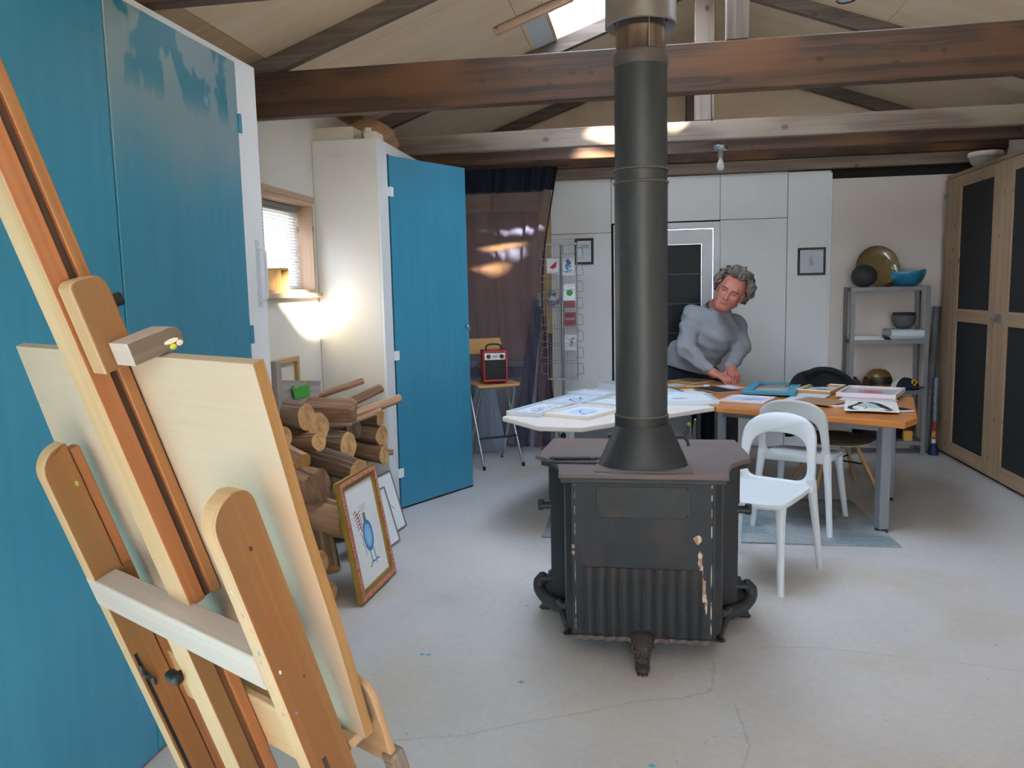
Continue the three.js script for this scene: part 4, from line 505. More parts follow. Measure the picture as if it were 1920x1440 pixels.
onTable('framed_picture', 'white framed dark blue line drawing behind the scribbled sheet on the white table', 'picture', -0.473, -5.475, 0.44, 0.277, 68, { art: print(0.46, 0.277, (x, a, b) => { stroke(x, '#34426e', 9, [a * 0.3, b * 0.7], [a * 0.42, b * 0.4], [a * 0.52, b * 0.35], [a * 0.62, b * 0.55], [a * 0.78, b * 0.45]); stroke(x, '#34426e', 6, [a * 0.45, b * 0.68], [a * 0.62, b * 0.66]); oval(x, '#b9c8e8', a * 0.3, b * 0.75, a * 0.16, b * 0.1); }, '#d5e2f2'), fw: 0.016, fd: 0.024 });
onTable('framed_picture', 'plain pale framed sheet at the far left corner of the white table', 'picture', -0.36, -5.83, 0.246, 0.33, 58, { art: print(0.24, 0.33, () => { }, '#dbe6f6'), fw: 0.014, fd: 0.022 });
onTable('framed_picture', 'pale blue framed sheet half hidden behind the stove pipe', 'picture', -0.2, -5.38, 0.269, 0.3, 60, { art: print(0.27, 0.3, (x, a, b) => oval(x, '#c5d9e2', a * 0.5, b * 0.5, 30, 10), '#dbeaf0'), fw: 0.012, fd: 0.018 });
onTable('framed_picture', 'wide white box frame with a small olive feather mark where the two tables meet', 'picture', 0.176, -5.52, 0.56, 0.46, 8, { art: print(0.6, 0.5, (x, a, b) => { oval(x, '#8f9a86', a * 0.62, b * 0.52, 26, 9, 0); oval(x, '#6f7c70', a * 0.6, b * 0.52, 16, 4, 0); }, '#dfe9ee'), fw: 0.012, fd: 0.03 });
onTable('framed_picture', 'pale blue sheet in a thin dark frame to the right of the stove pipe', 'picture', 0.16, -5.975, 0.212, 0.36, 19, { m: M.darkMetal, art: print(0.21, 0.36, (x, a, b) => { oval(x, '#7f8f92', a * 0.62, b * 0.6, 20, 8); }, '#c3dae6'), fw: 0.006, fd: 0.012 });
onTable('framed_picture', 'pale wood frame with a small dark blue mark right beside the stove pipe', 'picture', 0.24, -6.33, 0.2, 0.2, 35, { m: M.frameWood, art: print(0.2, 0.26, (x, a, b) => oval(x, '#2c3c58', a * 0.6, b * 0.5, 26, 14), '#bcd0e2'), fw: 0.022, fd: 0.014 });
onTable('framed_picture', 'pale wood frame with a dark grey print in front of the man', 'picture', 0.385, -6.64, 0.25, 0.27, 44, { m: M.frameWood, art: print(0.25, 0.28, (x, a, b) => { x.fillStyle = '#4a545c'; x.fillRect(0, 0, a, b); oval(x, '#6a757c', a * 0.5, b * 0.5, 70, 50); }), fw: 0.026, fd: 0.012 });
onTable('framed_picture', 'blue painted frame round a grey picture in the middle of the orange table', 'picture', 0.92, -6.0, 0.36, 0.6, -15, { m: M.frameBlue, fw: 0.07, fd: 0.022, art: print(0.22, 0.46, (x, a, b) => { x.fillStyle = '#8a8d8c'; x.fillRect(0, 0, a, b); fill(x, '#4a453f', [0, 0], [a * 0.4, 0], [a * 0.25, b * 0.12], [0, b * 0.3]); oval(x, '#e2e6e8', a * 0.3, b * 0.12, 30, 14); fill(x, '#b9b2a4', [0, b * 0.5], [a, b * 0.35], [a, b], [0, b]); }) }, 0.013);
onTable('framed_picture', 'white framed picture lying under the far side of the blue frame', 'picture', 1.02, -6.2, 0.24, 0.36, -15, { fw: 0.014, fd: 0.012, art: print(0.24, 0.36, () => { }, '#cfd9de') });
onTable('framed_picture', 'white framed watercolour of a pale blue leaf at the front edge of the orange table', 'picture', 0.69, -5.53, 0.3, 0.3, -24, { m: M.framePink, fw: 0.022, fd: 0.016, art: print(0.27, 0.26, (x, a, b) => { x.fillStyle = '#b9cdea'; x.fillRect(a * 0.06, b * 0.06, a * 0.88, b * 0.88); fill(x, '#7fa2a6', [a * 0.3, b * 0.62], [a * 0.5, b * 0.4], [a * 0.78, b * 0.36], [a * 0.6, b * 0.58]); }, '#e6e6ea') });
onTable('framed_picture', 'cream and wood frame with a blue abstract behind the white chair', 'picture', 1.255, -6.0, 0.25, 0.42, -28, { m: M.frameWood, fw: 0.03, fd: 0.03, m2: M.frameCream, art: print(0.2, 0.36, (x, a, b) => { fill(x, '#6f9cc4', [a * 0.25, b * 0.55], [a * 0.4, b * 0.35], [a * 0.8, b * 0.42], [a * 0.7, b * 0.62], [a * 0.4, b * 0.66]); }, '#d5d8d0') });
onTable('framed_picture', 'pale glazed sheet under the cardboard and the wood frame', 'picture', 1.09, -5.62, 0.22, 0.32, -25, { fw: 0.008, fd: 0.012, art: print(0.22, 0.32, (x, a, b) => fill(x, '#9cc0d8', [a * 0.3, b * 0.4], [a * 0.5, b * 0.3], [a * 0.62, b * 0.45], [a * 0.4, b * 0.55]), '#cdd6de') });
onTable('framed_picture', 'pinkish white frame with a red brushed print at the right end of the orange table', 'picture', 1.53, -5.75, 0.37, 0.44, -24, { m: M.framePink, fw: 0.02, fd: 0.03, art: print(0.34, 0.42, (x, a, b) => { for (let i = 0; i < 26; i++) { const v = b * (0.3 + 0.4 * ((i * 7) % 26) / 26), u = a * (0.22 + 0.3 * ((i * 11) % 26) / 26); stroke(x, i % 3 ? '#d2626e' : '#c84c58', 7, [u, v], [u + 36, v - 10], [u + 64, v + 6]); } }, '#b9bfc2') }, 0.014);
onTable('framed_picture', 'flat pale lilac sheet frame under the red print and the black animal drawing', 'picture', 1.385, -5.36, 0.34, 0.42, -24, { m: M.framePink, fw: 0.01, fd: 0.013, art: print(0.34, 0.42, () => { }, '#cfd2dc') });
function flat(name, label, cat, x, z, w, d, deg, y, m, curl = 0) { const t = thing(name, label, cat, [x, TY + y, z], 0); t.rotation.set(-Math.PI / 2, 0, deg * Math.PI / 180); const g = clean(new THREE.BoxGeometry(w, d, 0.0016, 12, 6, 1)), p = g.attributes.position, uv = g.attributes.uv; for (let i = 0; i < p.count; i++) { uv.setXY(i, p.getX(i) / w + 0.5, p.getY(i) / d + 0.5); p.setZ(i, p.getZ(i) + 0.001 + curl * Math.max(0, Math.sin((p.getX(i) / w + 0.3) * 5)) * 0.006); } g.computeVertexNormals(); part('sheet', g, m, t); return t; }
flat('drawing', 'white sheet with a black brush drawing of an arched animal by the phone', 'drawing', 1.377, -5.165, 0.3, 0.44, -14, 0.0145, std({ roughness: 0.7, map: print(0.264, 0.44, (x, a, b) => {
  const Q = (...p) => p.map(([u, v]) => [u * a, v * b]);
  fill(x, '#b9c6cc', ...Q([0.3, 0.28], [0.5, 0.2], [0.68, 0.3], [0.76, 0.6], [0.6, 0.72], [0.4, 0.68], [0.25, 0.5]));
  fill(x, '#1f2a3a', ...Q([0.26, 0.1], [0.36, 0.12], [0.34, 0.24], [0.24, 0.44], [0.15, 0.58], [0.16, 0.78], [0.28, 0.84], [0.16, 0.9], [0.06, 0.78], [0.06, 0.58], [0.16, 0.4], [0.24, 0.24]));
  fill(x, '#23262c', ...Q([0.34, 0.08], [0.5, 0.1], [0.68, 0.24], [0.8, 0.5], [0.9, 0.78], [0.8, 0.8], [0.68, 0.62], [0.58, 0.32], [0.46, 0.17]));
  fill(x, '#1f2a3a', ...Q([0.66, 0.86], [0.8, 0.82], [0.92, 0.8], [0.84, 0.92]), ...[]); stroke(x, '#1f2a3a', 6, ...Q([0.34, 0.56], [0.42, 0.66], [0.38, 0.78]));
}, '#eeebe0') }), 0.4);
flat('cardboard_sheet', 'brown cardboard sheet sticking out beside the back of the white chair', 'cardboard', 1.12, -5.4, 0.3, 0.28, -44, 0.0135, M.cardboard);
flat('paper_sheet', 'cream mount board lying near the junction of the tables', 'paper', 0.36, -5.97, 0.17, 0.34, 30, 0.0008, M.creamPaper);
flat('brown_card', 'brown card under the dark card by the man\'s hands', 'card', 0.52, -6.0, 0.2, 0.3, 31, 0.0008, M.cardboard);
flat('dark_card', 'dark brown card the man is working on', 'card', 0.53, -6.13, 0.19, 0.3, 31, 0.0032, M.darkCard);
flat('white_mount', 'white mount showing past the dark card under the man\'s fingers', 'card', 0.62, -6.25, 0.2, 0.22, 31, 0.0016, M.paper);
{ const t = thing('tape_dispenser', 'small white tape roll beside the dark card', 'tape', [0.47, TY + 0.006, -6.27]); part('tape_ring', at(clean(new THREE.TorusGeometry(0.022, 0.008, 8, 20)), 0, 0.004, 0, Math.PI / 2), M.frameWhite, t); part('tape_tail', at(bx(-0.15, -0.02, 0, 0.004, -0.008, 0.008, 'x', 0.001), 0, 0, 0), M.frameCream, t); }
{ const t = thing('white_box', 'small white open box at the far edge of the white table behind the pipe', 'box', [-0.22, TY, -6.2], 0.8); part('box_side', [bx(-0.1, 0.1, 0, 0.045, 0.092, 0.1), bx(-0.1, 0.1, 0, 0.045, -0.1, -0.092), bx(-0.1, -0.092, 0, 0.045, -0.092, 0.092, 'z'), bx(0.092, 0.1, 0, 0.045, -0.092, 0.092, 'z')], M.frameWhite, t); part('box_floor', bx(-0.092, 0.092, 0, 0.006, -0.092, 0.092), M.darkMetal, t); }
{ const t = thing('phone', 'white phone with a black screen lying at the right corner of the orange table', 'phone', [1.535, TY + 0.0004, -5.09], 0.22); part('phone_body', bx(-0.04, 0.04, 0, 0.011, -0.066, 0.066, 'x', 0.005), M.frameWhite, t); part('screen', bx(-0.035, 0.035, 0.0105, 0.0118, -0.052, 0.054, 'x', 0.0005), std({ color: 0x0c0e10, roughness: 0.5 }), t); }
// on the walls
{ const t = thing('framed_picture', 'square dark framed print with a faint pink figure on the wall left of the shelf', 'picture', [1.441, 1.648, ZB + 0.002]); framed(t, 0.232, 0.236, { m: std({ color: 0x1f2733, roughness: 0.5 }), fw: 0.018, fd: 0.018, art: print(0.2, 0.2, (x, a, b) => { fill(x, '#b3a2aa', [a * 0.38, b * 0.42], [a * 0.5, b * 0.3], [a * 0.56, b * 0.5], [a * 0.62, b * 0.66], [a * 0.45, b * 0.7]); oval(x, '#7a8288', a * 0.48, b * 0.28, 8, 8); stroke(x, '#8a8f98', 4, [a * 0.3, b * 0.72], [a * 0.5, b * 0.7]); }, '#c3ccd3') });
  const u = thing('framed_picture', 'black framed pale picture on the back wall beside the card rack', 'picture', [-0.537, 1.79, ZB + 0.002]); framed(u, 0.17, 0.235, { m: M.black, fw: 0.022, fd: 0.018, art: print(0.13, 0.19, (x, a, b) => { x.fillStyle = '#b6c2cc'; x.fillRect(a * 0.25, b * 0.18, a * 0.6, b * 0.2); x.fillStyle = '#d3e6ee'; x.fillRect(a * 0.45, b * 0.36, a * 0.45, b * 0.35); stroke(x, '#8f98a4', 8, [a * 0.4, b * 0.7], [a * 0.4, b * 0.45]); }, '#dfe6ec') }); }
// leaning on the firewood: foot x, z of both lower corners, height, how far the top leans back
function leaning(label, x0, z0, x1, z1, h, lean, opt) { const dx = x1 - x0, dz = z1 - z0, w = Math.hypot(dx, dz), t = thing('framed_picture', label, 'picture', [(x0 + x1) / 2, 0, (z0 + z1) / 2]); const X = V(dx / w, 0, dz / w), N = V(-X.z, 0, X.x), Y = V(0, Math.sqrt(h * h - lean * lean) / h, 0).addScaledVector(N, -lean / h), Zv = X.clone().cross(Y); t.quaternion.setFromRotationMatrix(new THREE.Matrix4().makeBasis(X, Y, Zv)); const hold = new THREE.Group(); hold.name = 'picture_body'; hold.position.y = h / 2; const low = opt.fd * lean / h; t.position.y = Math.max(0, low); framed(t, w, h, opt); t.children.forEach((c) => (c.position.y += h / 2)); return t; }
leaning('gilt and pink framed painting of a blue long-legged bird leaning on the firewood', -1.318, -3.418, -1.299, -3.869, 0.585, 0.1, { m: M.gold, m2: M.pinkFrame, fw: 0.05, fd: 0.026, art: print(0.35, 0.47, (x, a, b) => {
  x.strokeStyle = '#cfd6da'; x.strokeRect(a * 0.16, b * 0.18, a * 0.68, b * 0.62); oval(x, '#3f7fb8', a * 0.53, b * 0.55, a * 0.17, b * 0.16); oval(x, '#7db4dc', a * 0.53, b * 0.55, a * 0.12, b * 0.12); oval(x, '#93c3e4', a * 0.53, b * 0.56, a * 0.06, b * 0.08); x.fillStyle = '#5f7a76'; x.fillRect(a * 0.47, b * 0.31, a * 0.09, b * 0.1);
  for (const [q, e] of [[0.49, 0.44], [0.62, 0.66]]) { stroke(x, '#3f7f98', 6, [a * q, b * 0.7], [a * (q + 0.02), b * 0.83]); stroke(x, '#2f6f88', 5, [a * (e - 0.02), b * 0.86], [a * (q + 0.02), b * 0.82], [a * (q + 0.12), b * 0.83]); }
  for (let i = 0; i < 6; i++) stroke(x, '#9c3f44', 4, [a * (0.2 + 0.01 * i), b * (0.27 + 0.035 * i)], [a * (0.27 + 0.01 * i), b * (0.25 + 0.035 * i)], [a * (0.32 + 0.012 * i), b * (0.3 + 0.035 * i)], [a * (0.4 + 0.005 * i), b * (0.27 + 0.035 * i)]);
  stroke(x, '#9c3f44', 3, [a * 0.3, b * 0.48], [a * 0.34, b * 0.54], [a * 0.32, b * 0.6], [a * 0.37, b * 0.66], [a * 0.36, b * 0.72]); for (let i = 0; i < 7; i++) stroke(x, '#c58a9a', 2, [a * (0.44 + 0.02 * i), b * 0.29], [a * (0.4 + 0.035 * i), b * 0.22]);
}, '#e2e4e4') });
leaning('white framed print of a single teal feather leaning by the narrow wardrobe', -1.53, -4.36, -1.478, -4.69, 0.36, 0.1, { m: M.galv, fw: 0.007, fd: 0.016, art: print(0.3, 0.33, (x, a, b) => { x.save(); x.translate(a * 0.52, b * 0.42); x.rotate(0.75); oval(x, '#4f9aa6', 0, 0, a * 0.2, b * 0.07); oval(x, '#8cc3c8', -a * 0.05, 0, a * 0.08, b * 0.035); stroke(x, '#2f7f8c', 4, [-a * 0.2, 0], [a * 0.34, 0]); x.restore(); }, '#e3e9ea') });
leaning('plain white framed sheet half hidden behind the gilt bird painting', -1.475, -4.03, -1.43, -4.4, 0.33, 0.09, { m: M.galv, fw: 0.007, fd: 0.016, art: print(0.3, 0.3, () => { }, '#e3e8ea') });

// ---------- card rack and cards ----------
{
  const z = -6.93, t = thing('card_rack', 'tall wire card rack on a grey pole in front of the back wall', 'rack', [-0.7, 0, z]), m = std({ color: 0x9aa1a8, metalness: 0.7, roughness: 0.35 });
  part('pole', rod(V(0, 0.012, -0.012), V(0, 1.84, -0.012), 0.013), m, t); part('base', [bar(V(-0.22, 0.012, -0.2), V(0.22, 0.012, 0.2), 0.03, 0.022), bar(V(-0.22, 0.012, 0.2), V(0.22, 0.012, -0.2), 0.03, 0.0221)], m, t);
  const x0 = -0.13, x1 = 0.13, y0 = 0.672, y1 = 1.838, wires = [];
  part('side_rail', rod(V(x0, y0, 0), V(x0, y1, 0), 0.005), m, t); part('side_rail', rod(V(x1, y0, 0), V(x1, y1, 0), 0.005), m, t); part('top_rail', bar(V(x0 - 0.005, y1, 0), V(x1 + 0.005, y1, 0), 0.012, 0.02), m, t); part('bottom_rail', bar(V(x0, y0, 0.0), V(x1, y0, 0.0), 0.006, 0.012), m, t);
  for (let i = 1; i < 12; i++) wires.push(rod(V(lerp(x0, x1, i / 12), y0, 0), V(lerp(x0, x1, i / 12), y1, 0), 0.0016, 0.0016, 5));
  for (let k = 0; k < 8; k++) { const y = y0 + 0.02 + k * 0.152; wires.push(rod(V(x0, y + 0.12, 0.002), V(x1, y + 0.12, 0.002), 0.002, 0.002, 5)); for (const xc of [-0.067, 0.067]) wires.push(tube([[xc - 0.055, y + 0.03, 0], [xc - 0.055, y, 0.03], [xc + 0.055, y, 0.03], [xc + 0.055, y + 0.03, 0]], 0.002, 10, 5)); }
  part('wire_grid', wires, m, t).userData.kind = 'stuff';
  for (let k = 0; k < 8; k++) for (const s of [-1, 1]) { const y = y0 + 0.05 + k * 0.142, X = s > 0 ? x1 : x0; part('side_pocket', tube([[X, y + 0.085, 0], [X + s * 0.045, y + 0.085, 0.01], [X + s * 0.05, y + 0.05, 0.01], [X + s * 0.05, y, 0.01], [X, y, 0]], 0.0026, 18, 6), m, t); }
  const card = (label, x, y, w, h, draw, bg) => { const c = thing('card', label, 'card', [-0.7 + x, y, z + 0.012], 0, undefined); c.rotation.x = -0.1; part('card_sheet', at(sheet(w, h, 0.0015), 0, h / 2, 0), std({ roughness: 0.6, map: print(w, h, draw, bg) }), c); };
  card('card with a red leaf at the top left of the wire rack', -0.075, 1.59, 0.1, 0.13, (x, a, b) => fill(x, '#c23238', [a * 0.22, b * 0.62], [a * 0.5, b * 0.4], [a * 0.85, b * 0.2], [a * 0.8, b * 0.6], [a * 0.5, b * 0.72]), '#e8e8ec');
  card('card with a mottled blue blot at the top right of the wire rack', 0.062, 1.57, 0.105, 0.17, (x, a, b) => { for (let i = 0; i < 24; i++) oval(x, ['#2f6fa8', '#4d9cc8', '#1f4f80', '#8cc4e0'][i % 4], a * (0.3 + 0.4 * hash(i, 1, 5)), b * (0.2 + 0.62 * hash(i, 2, 5)), 24, 20); }, '#dfe3ea');
  card('white card with a green apple on the right of the wire rack', 0.065, 1.355, 0.105, 0.14, (x, a, b) => { oval(x, '#3f9a4a', a * 0.52, b * 0.52, a * 0.26, b * 0.2); stroke(x, '#3a6a3a', 8, [a * 0.58, b * 0.34], [a * 0.72, b * 0.24]); }, '#eceef0');
  card('maroon card just under the green apple card', 0.065, 1.29, 0.1, 0.062, (x, a, b) => { for (let i = 0; i < 9; i++) stroke(x, '#6a3038', 5, [i * a / 8, 0], [i * a / 8, b]); }, '#8c5058');
  card('dark red patterned card below the middle of the wire rack', 0.07, 1.13, 0.1, 0.125, (x, a, b) => { x.fillStyle = '#a98a92'; x.fillRect(a * 0.1, b * 0.4, a * 0.8, b * 0.14); x.fillStyle = '#5e2c34'; x.fillRect(a * 0.1, b * 0.15, a * 0.7, b * 0.12); }, '#80444e');
  card('card with an olive green plant low on the wire rack', 0.072, 0.925, 0.105, 0.135, (x, a, b) => { for (let i = 0; i < 22; i++) oval(x, ['#6a744c', '#4a5636', '#8c9470'][i % 3], a * (0.5 + (0.7 * hash(i, 1, 6) - 0.35) * (1 - hash(i, 2, 6))), b * (0.16 + 0.7 * hash(i, 2, 6)), 20, 16); }, '#cdd1d4');
  const o = thing('oval_plaque', 'grey-blue oval plaque hanging on the left of the wire rack', 'plaque', [-0.772, 1.365, z + 0.02]); part('plaque', at(clean(new THREE.CylinderGeometry(0.052, 0.056, 0.014, 28)).scale(1, 1, 1.3), 0, 0, 0.008, Math.PI / 2), std({ map: tex(64, 64, (u, v) => mixc([70, 82, 110], [170, 172, 168], sm(0.4, 0.7, fbm(u, v, 6, 6, 3, 121)))), roughness: 0.5 }), o); part('relief', at(clean(new THREE.IcosahedronGeometry(0.026, 2)).scale(1.1, 0.9, 0.4), 0, 0.006, 0.016), std({ color: 0xa8a48e, roughness: 0.7 }), o);
}
// ---------- stool and heater ----------
{
  const t = thing('folding_stool', 'folding bar stool with a pale wooden seat and chrome legs, beside the teal door', 'stool', [-1.25, 0, -6.53], Math.atan2(0.55, 0.835)), y = 0.7;
  const rr = new THREE.Shape(); rr.moveTo(-0.16, -0.15); rr.lineTo(0.16, -0.15); rr.quadraticCurveTo(0.19, -0.15, 0.19, -0.12); rr.lineTo(0.18, 0.13); rr.quadraticCurveTo(0.18, 0.16, 0.15, 0.16); rr.lineTo(-0.15, 0.16); rr.quadraticCurveTo(-0.18, 0.16, -0.18, 0.13); rr.lineTo(-0.19, -0.12); rr.quadraticCurveTo(-0.19, -0.15, -0.16, -0.15);
  const sg = extr(rr, 0.022, 0.007); sg.rotateX(-Math.PI / 2); { const p = sg.attributes.position; for (let i = 0; i < p.count; i++) { const f = Math.max(0, p.getZ(i) - 0.1); p.setY(i, p.getY(i) - f * f * 6); } } part('seat', boxUV(sg.translate(0, y - 0.022, 0)), M.stoolWood, t);
  for (const s of [-1, 1]) { part('front_leg', tube([[s * 0.175, 0.006, 0.2], [s * 0.17, 0.34, 0.03], [s * 0.165, 0.69, -0.14], [s * 0.165, 0.86, -0.2], [s * 0.165, 1.03, -0.22]], 0.0105, 30, 10), M.chrome, t); part('rear_leg', tube([[s * 0.16, 0.006, -0.21], [s * 0.155, 0.35, -0.03], [s * 0.15, 0.64, 0.1], [s * 0.14, 0.672, 0.11]], 0.0105, 24, 10), M.chrome, t); for (const [x, z] of [[0.175, 0.2], [0.16, -0.21]]) part('foot_cap', lathe([[0.001, 0], [0.0125, 0.001], [0.0125, 0.03], [0.001, 0.032]], 12).translate(s * x, 0, z), M.black, t); }
  part('footrest', rod(V(-0.172, 0.24, 0.083), V(0.172, 0.24, 0.083), 0.0095), M.darkMetal, t); part('cross_bar', rod(V(-0.15, 0.66, 0.105), V(0.15, 0.66, 0.105), 0.009), M.chrome, t);
  { const g = extr(shape([[-0.17, 0.92], [0.17, 0.92], [0.178, 1.0], [0.16, 1.05], [-0.16, 1.05], [-0.178, 1.0]]), 0.014, 0.005); part('backrest', boxUV(g.translate(0, 0, -0.218)), M.stoolWood, t); }
  const h = thing('fan_heater', 'red box fan heater with a black carry handle standing on the stool', 'heater', [-1.235, 0.7005, -6.52], 0.3), w = 0.1, H = 0.265, d = 0.1;
  part('case', [bx(-w, -w + 0.006, 0.012, H, -d, d, 'y', 0.002), bx(w - 0.006, w, 0.012, H, -d, d, 'y', 0.002), bx(-w + 0.006, w - 0.006, H - 0.006, H, -d, d), bx(-w + 0.006, w - 0.006, 0.012, 0.02, -d, d), bx(-w + 0.006, w - 0.006, 0.02, H - 0.006, -d, -d + 0.004)], M.red, h);
  part('front_bezel', [bx(-w, w, 0.01, 0.03, d - 0.004, d + 0.012), bx(-w, w, H - 0.018, H + 0.002, d - 0.004, d + 0.012), bx(-w, -w + 0.014, 0.03, H - 0.018, d - 0.004, d + 0.012, 'y'), bx(w - 0.014, w, 0.03, H - 0.018, d - 0.004, d + 0.012, 'y')], M.red, h);
  part('control_panel', bx(-w + 0.014, w - 0.014, 0.188, H - 0.018, d - 0.002, d + 0.005), M.steel, h); for (const s of [-1, 1]) part('knob', at(clean(new THREE.CylinderGeometry(0.017, 0.019, 0.016, 20)), s * 0.055, 0.217, d + 0.012, Math.PI / 2), M.black, h); part('panel_print', at(sheet(0.05, 0.02), 0, 0.216, d + 0.0058), std({ roughness: 0.5, map: canvas(128, 52, (x) => { x.fillStyle = '#a3adb5'; x.fillRect(0, 0, 128, 52); x.fillStyle = '#7c4a50'; x.fillRect(22, 12, 84, 10); x.fillStyle = '#6a747c'; x.fillRect(30, 32, 60, 6); }) }), h);
  part('grille_back', bx(-w + 0.014, w - 0.014, 0.03, 0.188, d - 0.03, d - 0.026), M.black, h); for (let i = 0; i < 9; i++) part('grille_bar', bx(-0.08 + i * 0.02 - 0.002, -0.08 + i * 0.02 + 0.002, 0.03, 0.186, d - 0.002, d + 0.002, 'y', 0), M.black, h); for (let i = 0; i < 5; i++) part('grille_bar', bx(-w + 0.014, w - 0.014, 0.05 + i * 0.028, 0.053 + i * 0.028, d - 0.004, d - 0.002, 'x', 0), M.darkMetal, h);
  part('handle', tube([[-0.062, H - 0.002, 0], [-0.06, H + 0.03, 0], [-0.045, H + 0.042, 0], [0.045, H + 0.042, 0], [0.06, H + 0.03, 0], [0.062, H - 0.002, 0]], 0.0075, 40, 10), M.black, h); for (const [x, z] of [[-0.08, -0.08], [0.08, -0.08], [-0.08, 0.08], [0.08, 0.08]]) part('foot', lathe([[0.001, 0], [0.01, 0], [0.01, 0.013], [0.001, 0.013]], 10).translate(x, 0, z), M.black, h);
  part('power_cable', tube([[-0.098, 0.16, -0.06], [-0.13, 0.14, -0.05], [-0.17, 0.1, -0.06], [-0.22, 0.02, -0.09], [-0.24, -0.14, -0.12], [-0.25, -0.4, -0.14], [-0.24, -0.66, -0.12], [-0.2, -0.694, -0.05]], 0.0035, 50, 6), M.black, h);
}
// ---------- sheer curtain, pole, boards and cloth behind ----------
{
  const EY = [2.52, 2.125, 1.8, 1.37, 0.99, 0.5, 0.02], EX = [-0.757, -0.829, -0.882, -0.909, -0.886, -0.831, -0.803];
  const edge = (y) => { for (let i = 0; i + 1 < EY.length; i++) if (y >= EY[i + 1]) return lerp(EX[i + 1], EX[i], (y - EY[i + 1]) / (EY[i] - EY[i + 1])); return EX[6]; };
  const t = thing('curtain', 'sheer navy curtain drawn across the timber window in the back wall', 'curtain', [-1.4, 0, -7.19]);
  const surf = (ya, yb, off) => { const nu = 150, nv = 26, pos = [], idx = []; for (let j = 0; j <= nv; j++) for (let i = 0; i <= nu; i++) { const u = i / nu, y = lerp(ya, yb, j / nv), k = 1 - y / 2.52, x1 = edge(y), x = lerp(-2.03, x1, u) + 0.012 * Math.sin(u * 31 + y * 1.5); const dense = 0.016 + 0.018 * k + 0.02 * sm(0.8, 1, u); pos.push(x + 1.4, y, off + dense * Math.sin(u * 2 * Math.PI * 11 + 0.8 * Math.sin(3 * y + u * 5)) + 0.008 * Math.sin(u * 90)); } for (let j = 0; j < nv; j++) for (let i = 0; i < nu; i++) { const a = j * (nu + 1) + i; idx.push(a, a + 1, a + nu + 1, a + 1, a + nu + 2, a + nu + 1); } const g = new THREE.BufferGeometry(); g.setAttribute('position', new THREE.Float32BufferAttribute(pos, 3)); g.setIndex(idx); g.computeVertexNormals(); return clean(g); };
  const sheer = new THREE.MeshStandardMaterial({ color: 0x6f7496, roughness: 0.9, transparent: true, opacity: 0.42, side: THREE.DoubleSide });
  part('sheer_cloth', surf(0.018, 2.34, 0), sheer, t); part('heading_band', surf(2.33, 2.53, 0.003), new THREE.MeshStandardMaterial({ color: 0x1b2234, roughness: 0.95, side: THREE.DoubleSide }), t);
  part('hem_edge', tube(EY.map((y, i) => [EX[i] + 1.403, y, 0.0]), 0.006, 40, 6), std({ color: 0x1c2236, roughness: 0.95 }), t);
  const r = thing('curtain_rail', 'dark curtain rail fixed to the beam above the window', 'rail', [-1.35, 2.535, -7.22]); part('rail', bx(-0.68, 0.7, -0.008, 0.008, -0.008, 0.008), M.darkMetal, r); for (const x of [-0.6, 0, 0.66]) part('bracket', bx(x - 0.01, x + 0.01, -0.006, 0.006, -0.07, -0.007, 'z'), M.darkMetal, r);
  const pl = [[-1.17, -0.98, 1.36, 0.075, M.beamDark, 'dark brown board leaning leftmost behind the curtain edge'], [-1.1, -0.95, 1.3, 0.05, M.darkMetal, 'black metal strip leaning between the dark boards behind the curtain'], [-1.035, -0.945, 1.42, 0.035, M.frameWhite, 'pale strip leaning among the dark boards behind the curtain'], [-0.97, -0.9, 1.22, 0.07, M.barkRed, 'reddish brown board leaning behind the curtain edge'], [-0.9, -0.875, 1.05, 0.08, M.beamDark, 'shortest dark board leaning at the right behind the curtain']];
  pl.forEach(([xa, xb, h, w, m, l], i) => { const o = thing('leaning_board', l, 'board', [xa, 0, -7.285 + 0.012 * (i % 2)]); const g = bx(-w / 2, w / 2, 0, Math.hypot(h, xb - xa), -0.008, 0.008, 'y'); part('board', at(g, 0, 0.004, 0, -0.04, 0, -Math.atan2(xb - xa, h)), m, o); });
  const c = thing('dust_sheet', 'crumpled blue-grey cloth heaped on the floor behind the stool', 'cloth', [-1.43, 0, -7.06]); { const g = clean(new THREE.CylinderGeometry(0.1, 0.17, 0.62, 48, 30, false)), p = g.attributes.position; for (let i = 0; i < p.count; i++) { const x = p.getX(i), y = p.getY(i) + 0.31, z = p.getZ(i), a = Math.atan2(z, x), r = Math.hypot(x, z), n = 1 + 0.22 * Math.sin(a * 7 + y * 5) * (1 - y) + 0.25 * (fbm(a / 6.2832 + 0.5, y, 6, 4, 3, 131) - 0.5); p.setXYZ(i, Math.cos(a) * r * n * (1 - 0.3 * y), Math.max(0.001, y - 0.001 + (r < 0.02 ? 0.03 : 0)), Math.sin(a) * r * n * 0.45); } g.computeVertexNormals(); part('cloth', g, std({ color: 0x8f9db0, roughness: 0.95 }), c); }
}
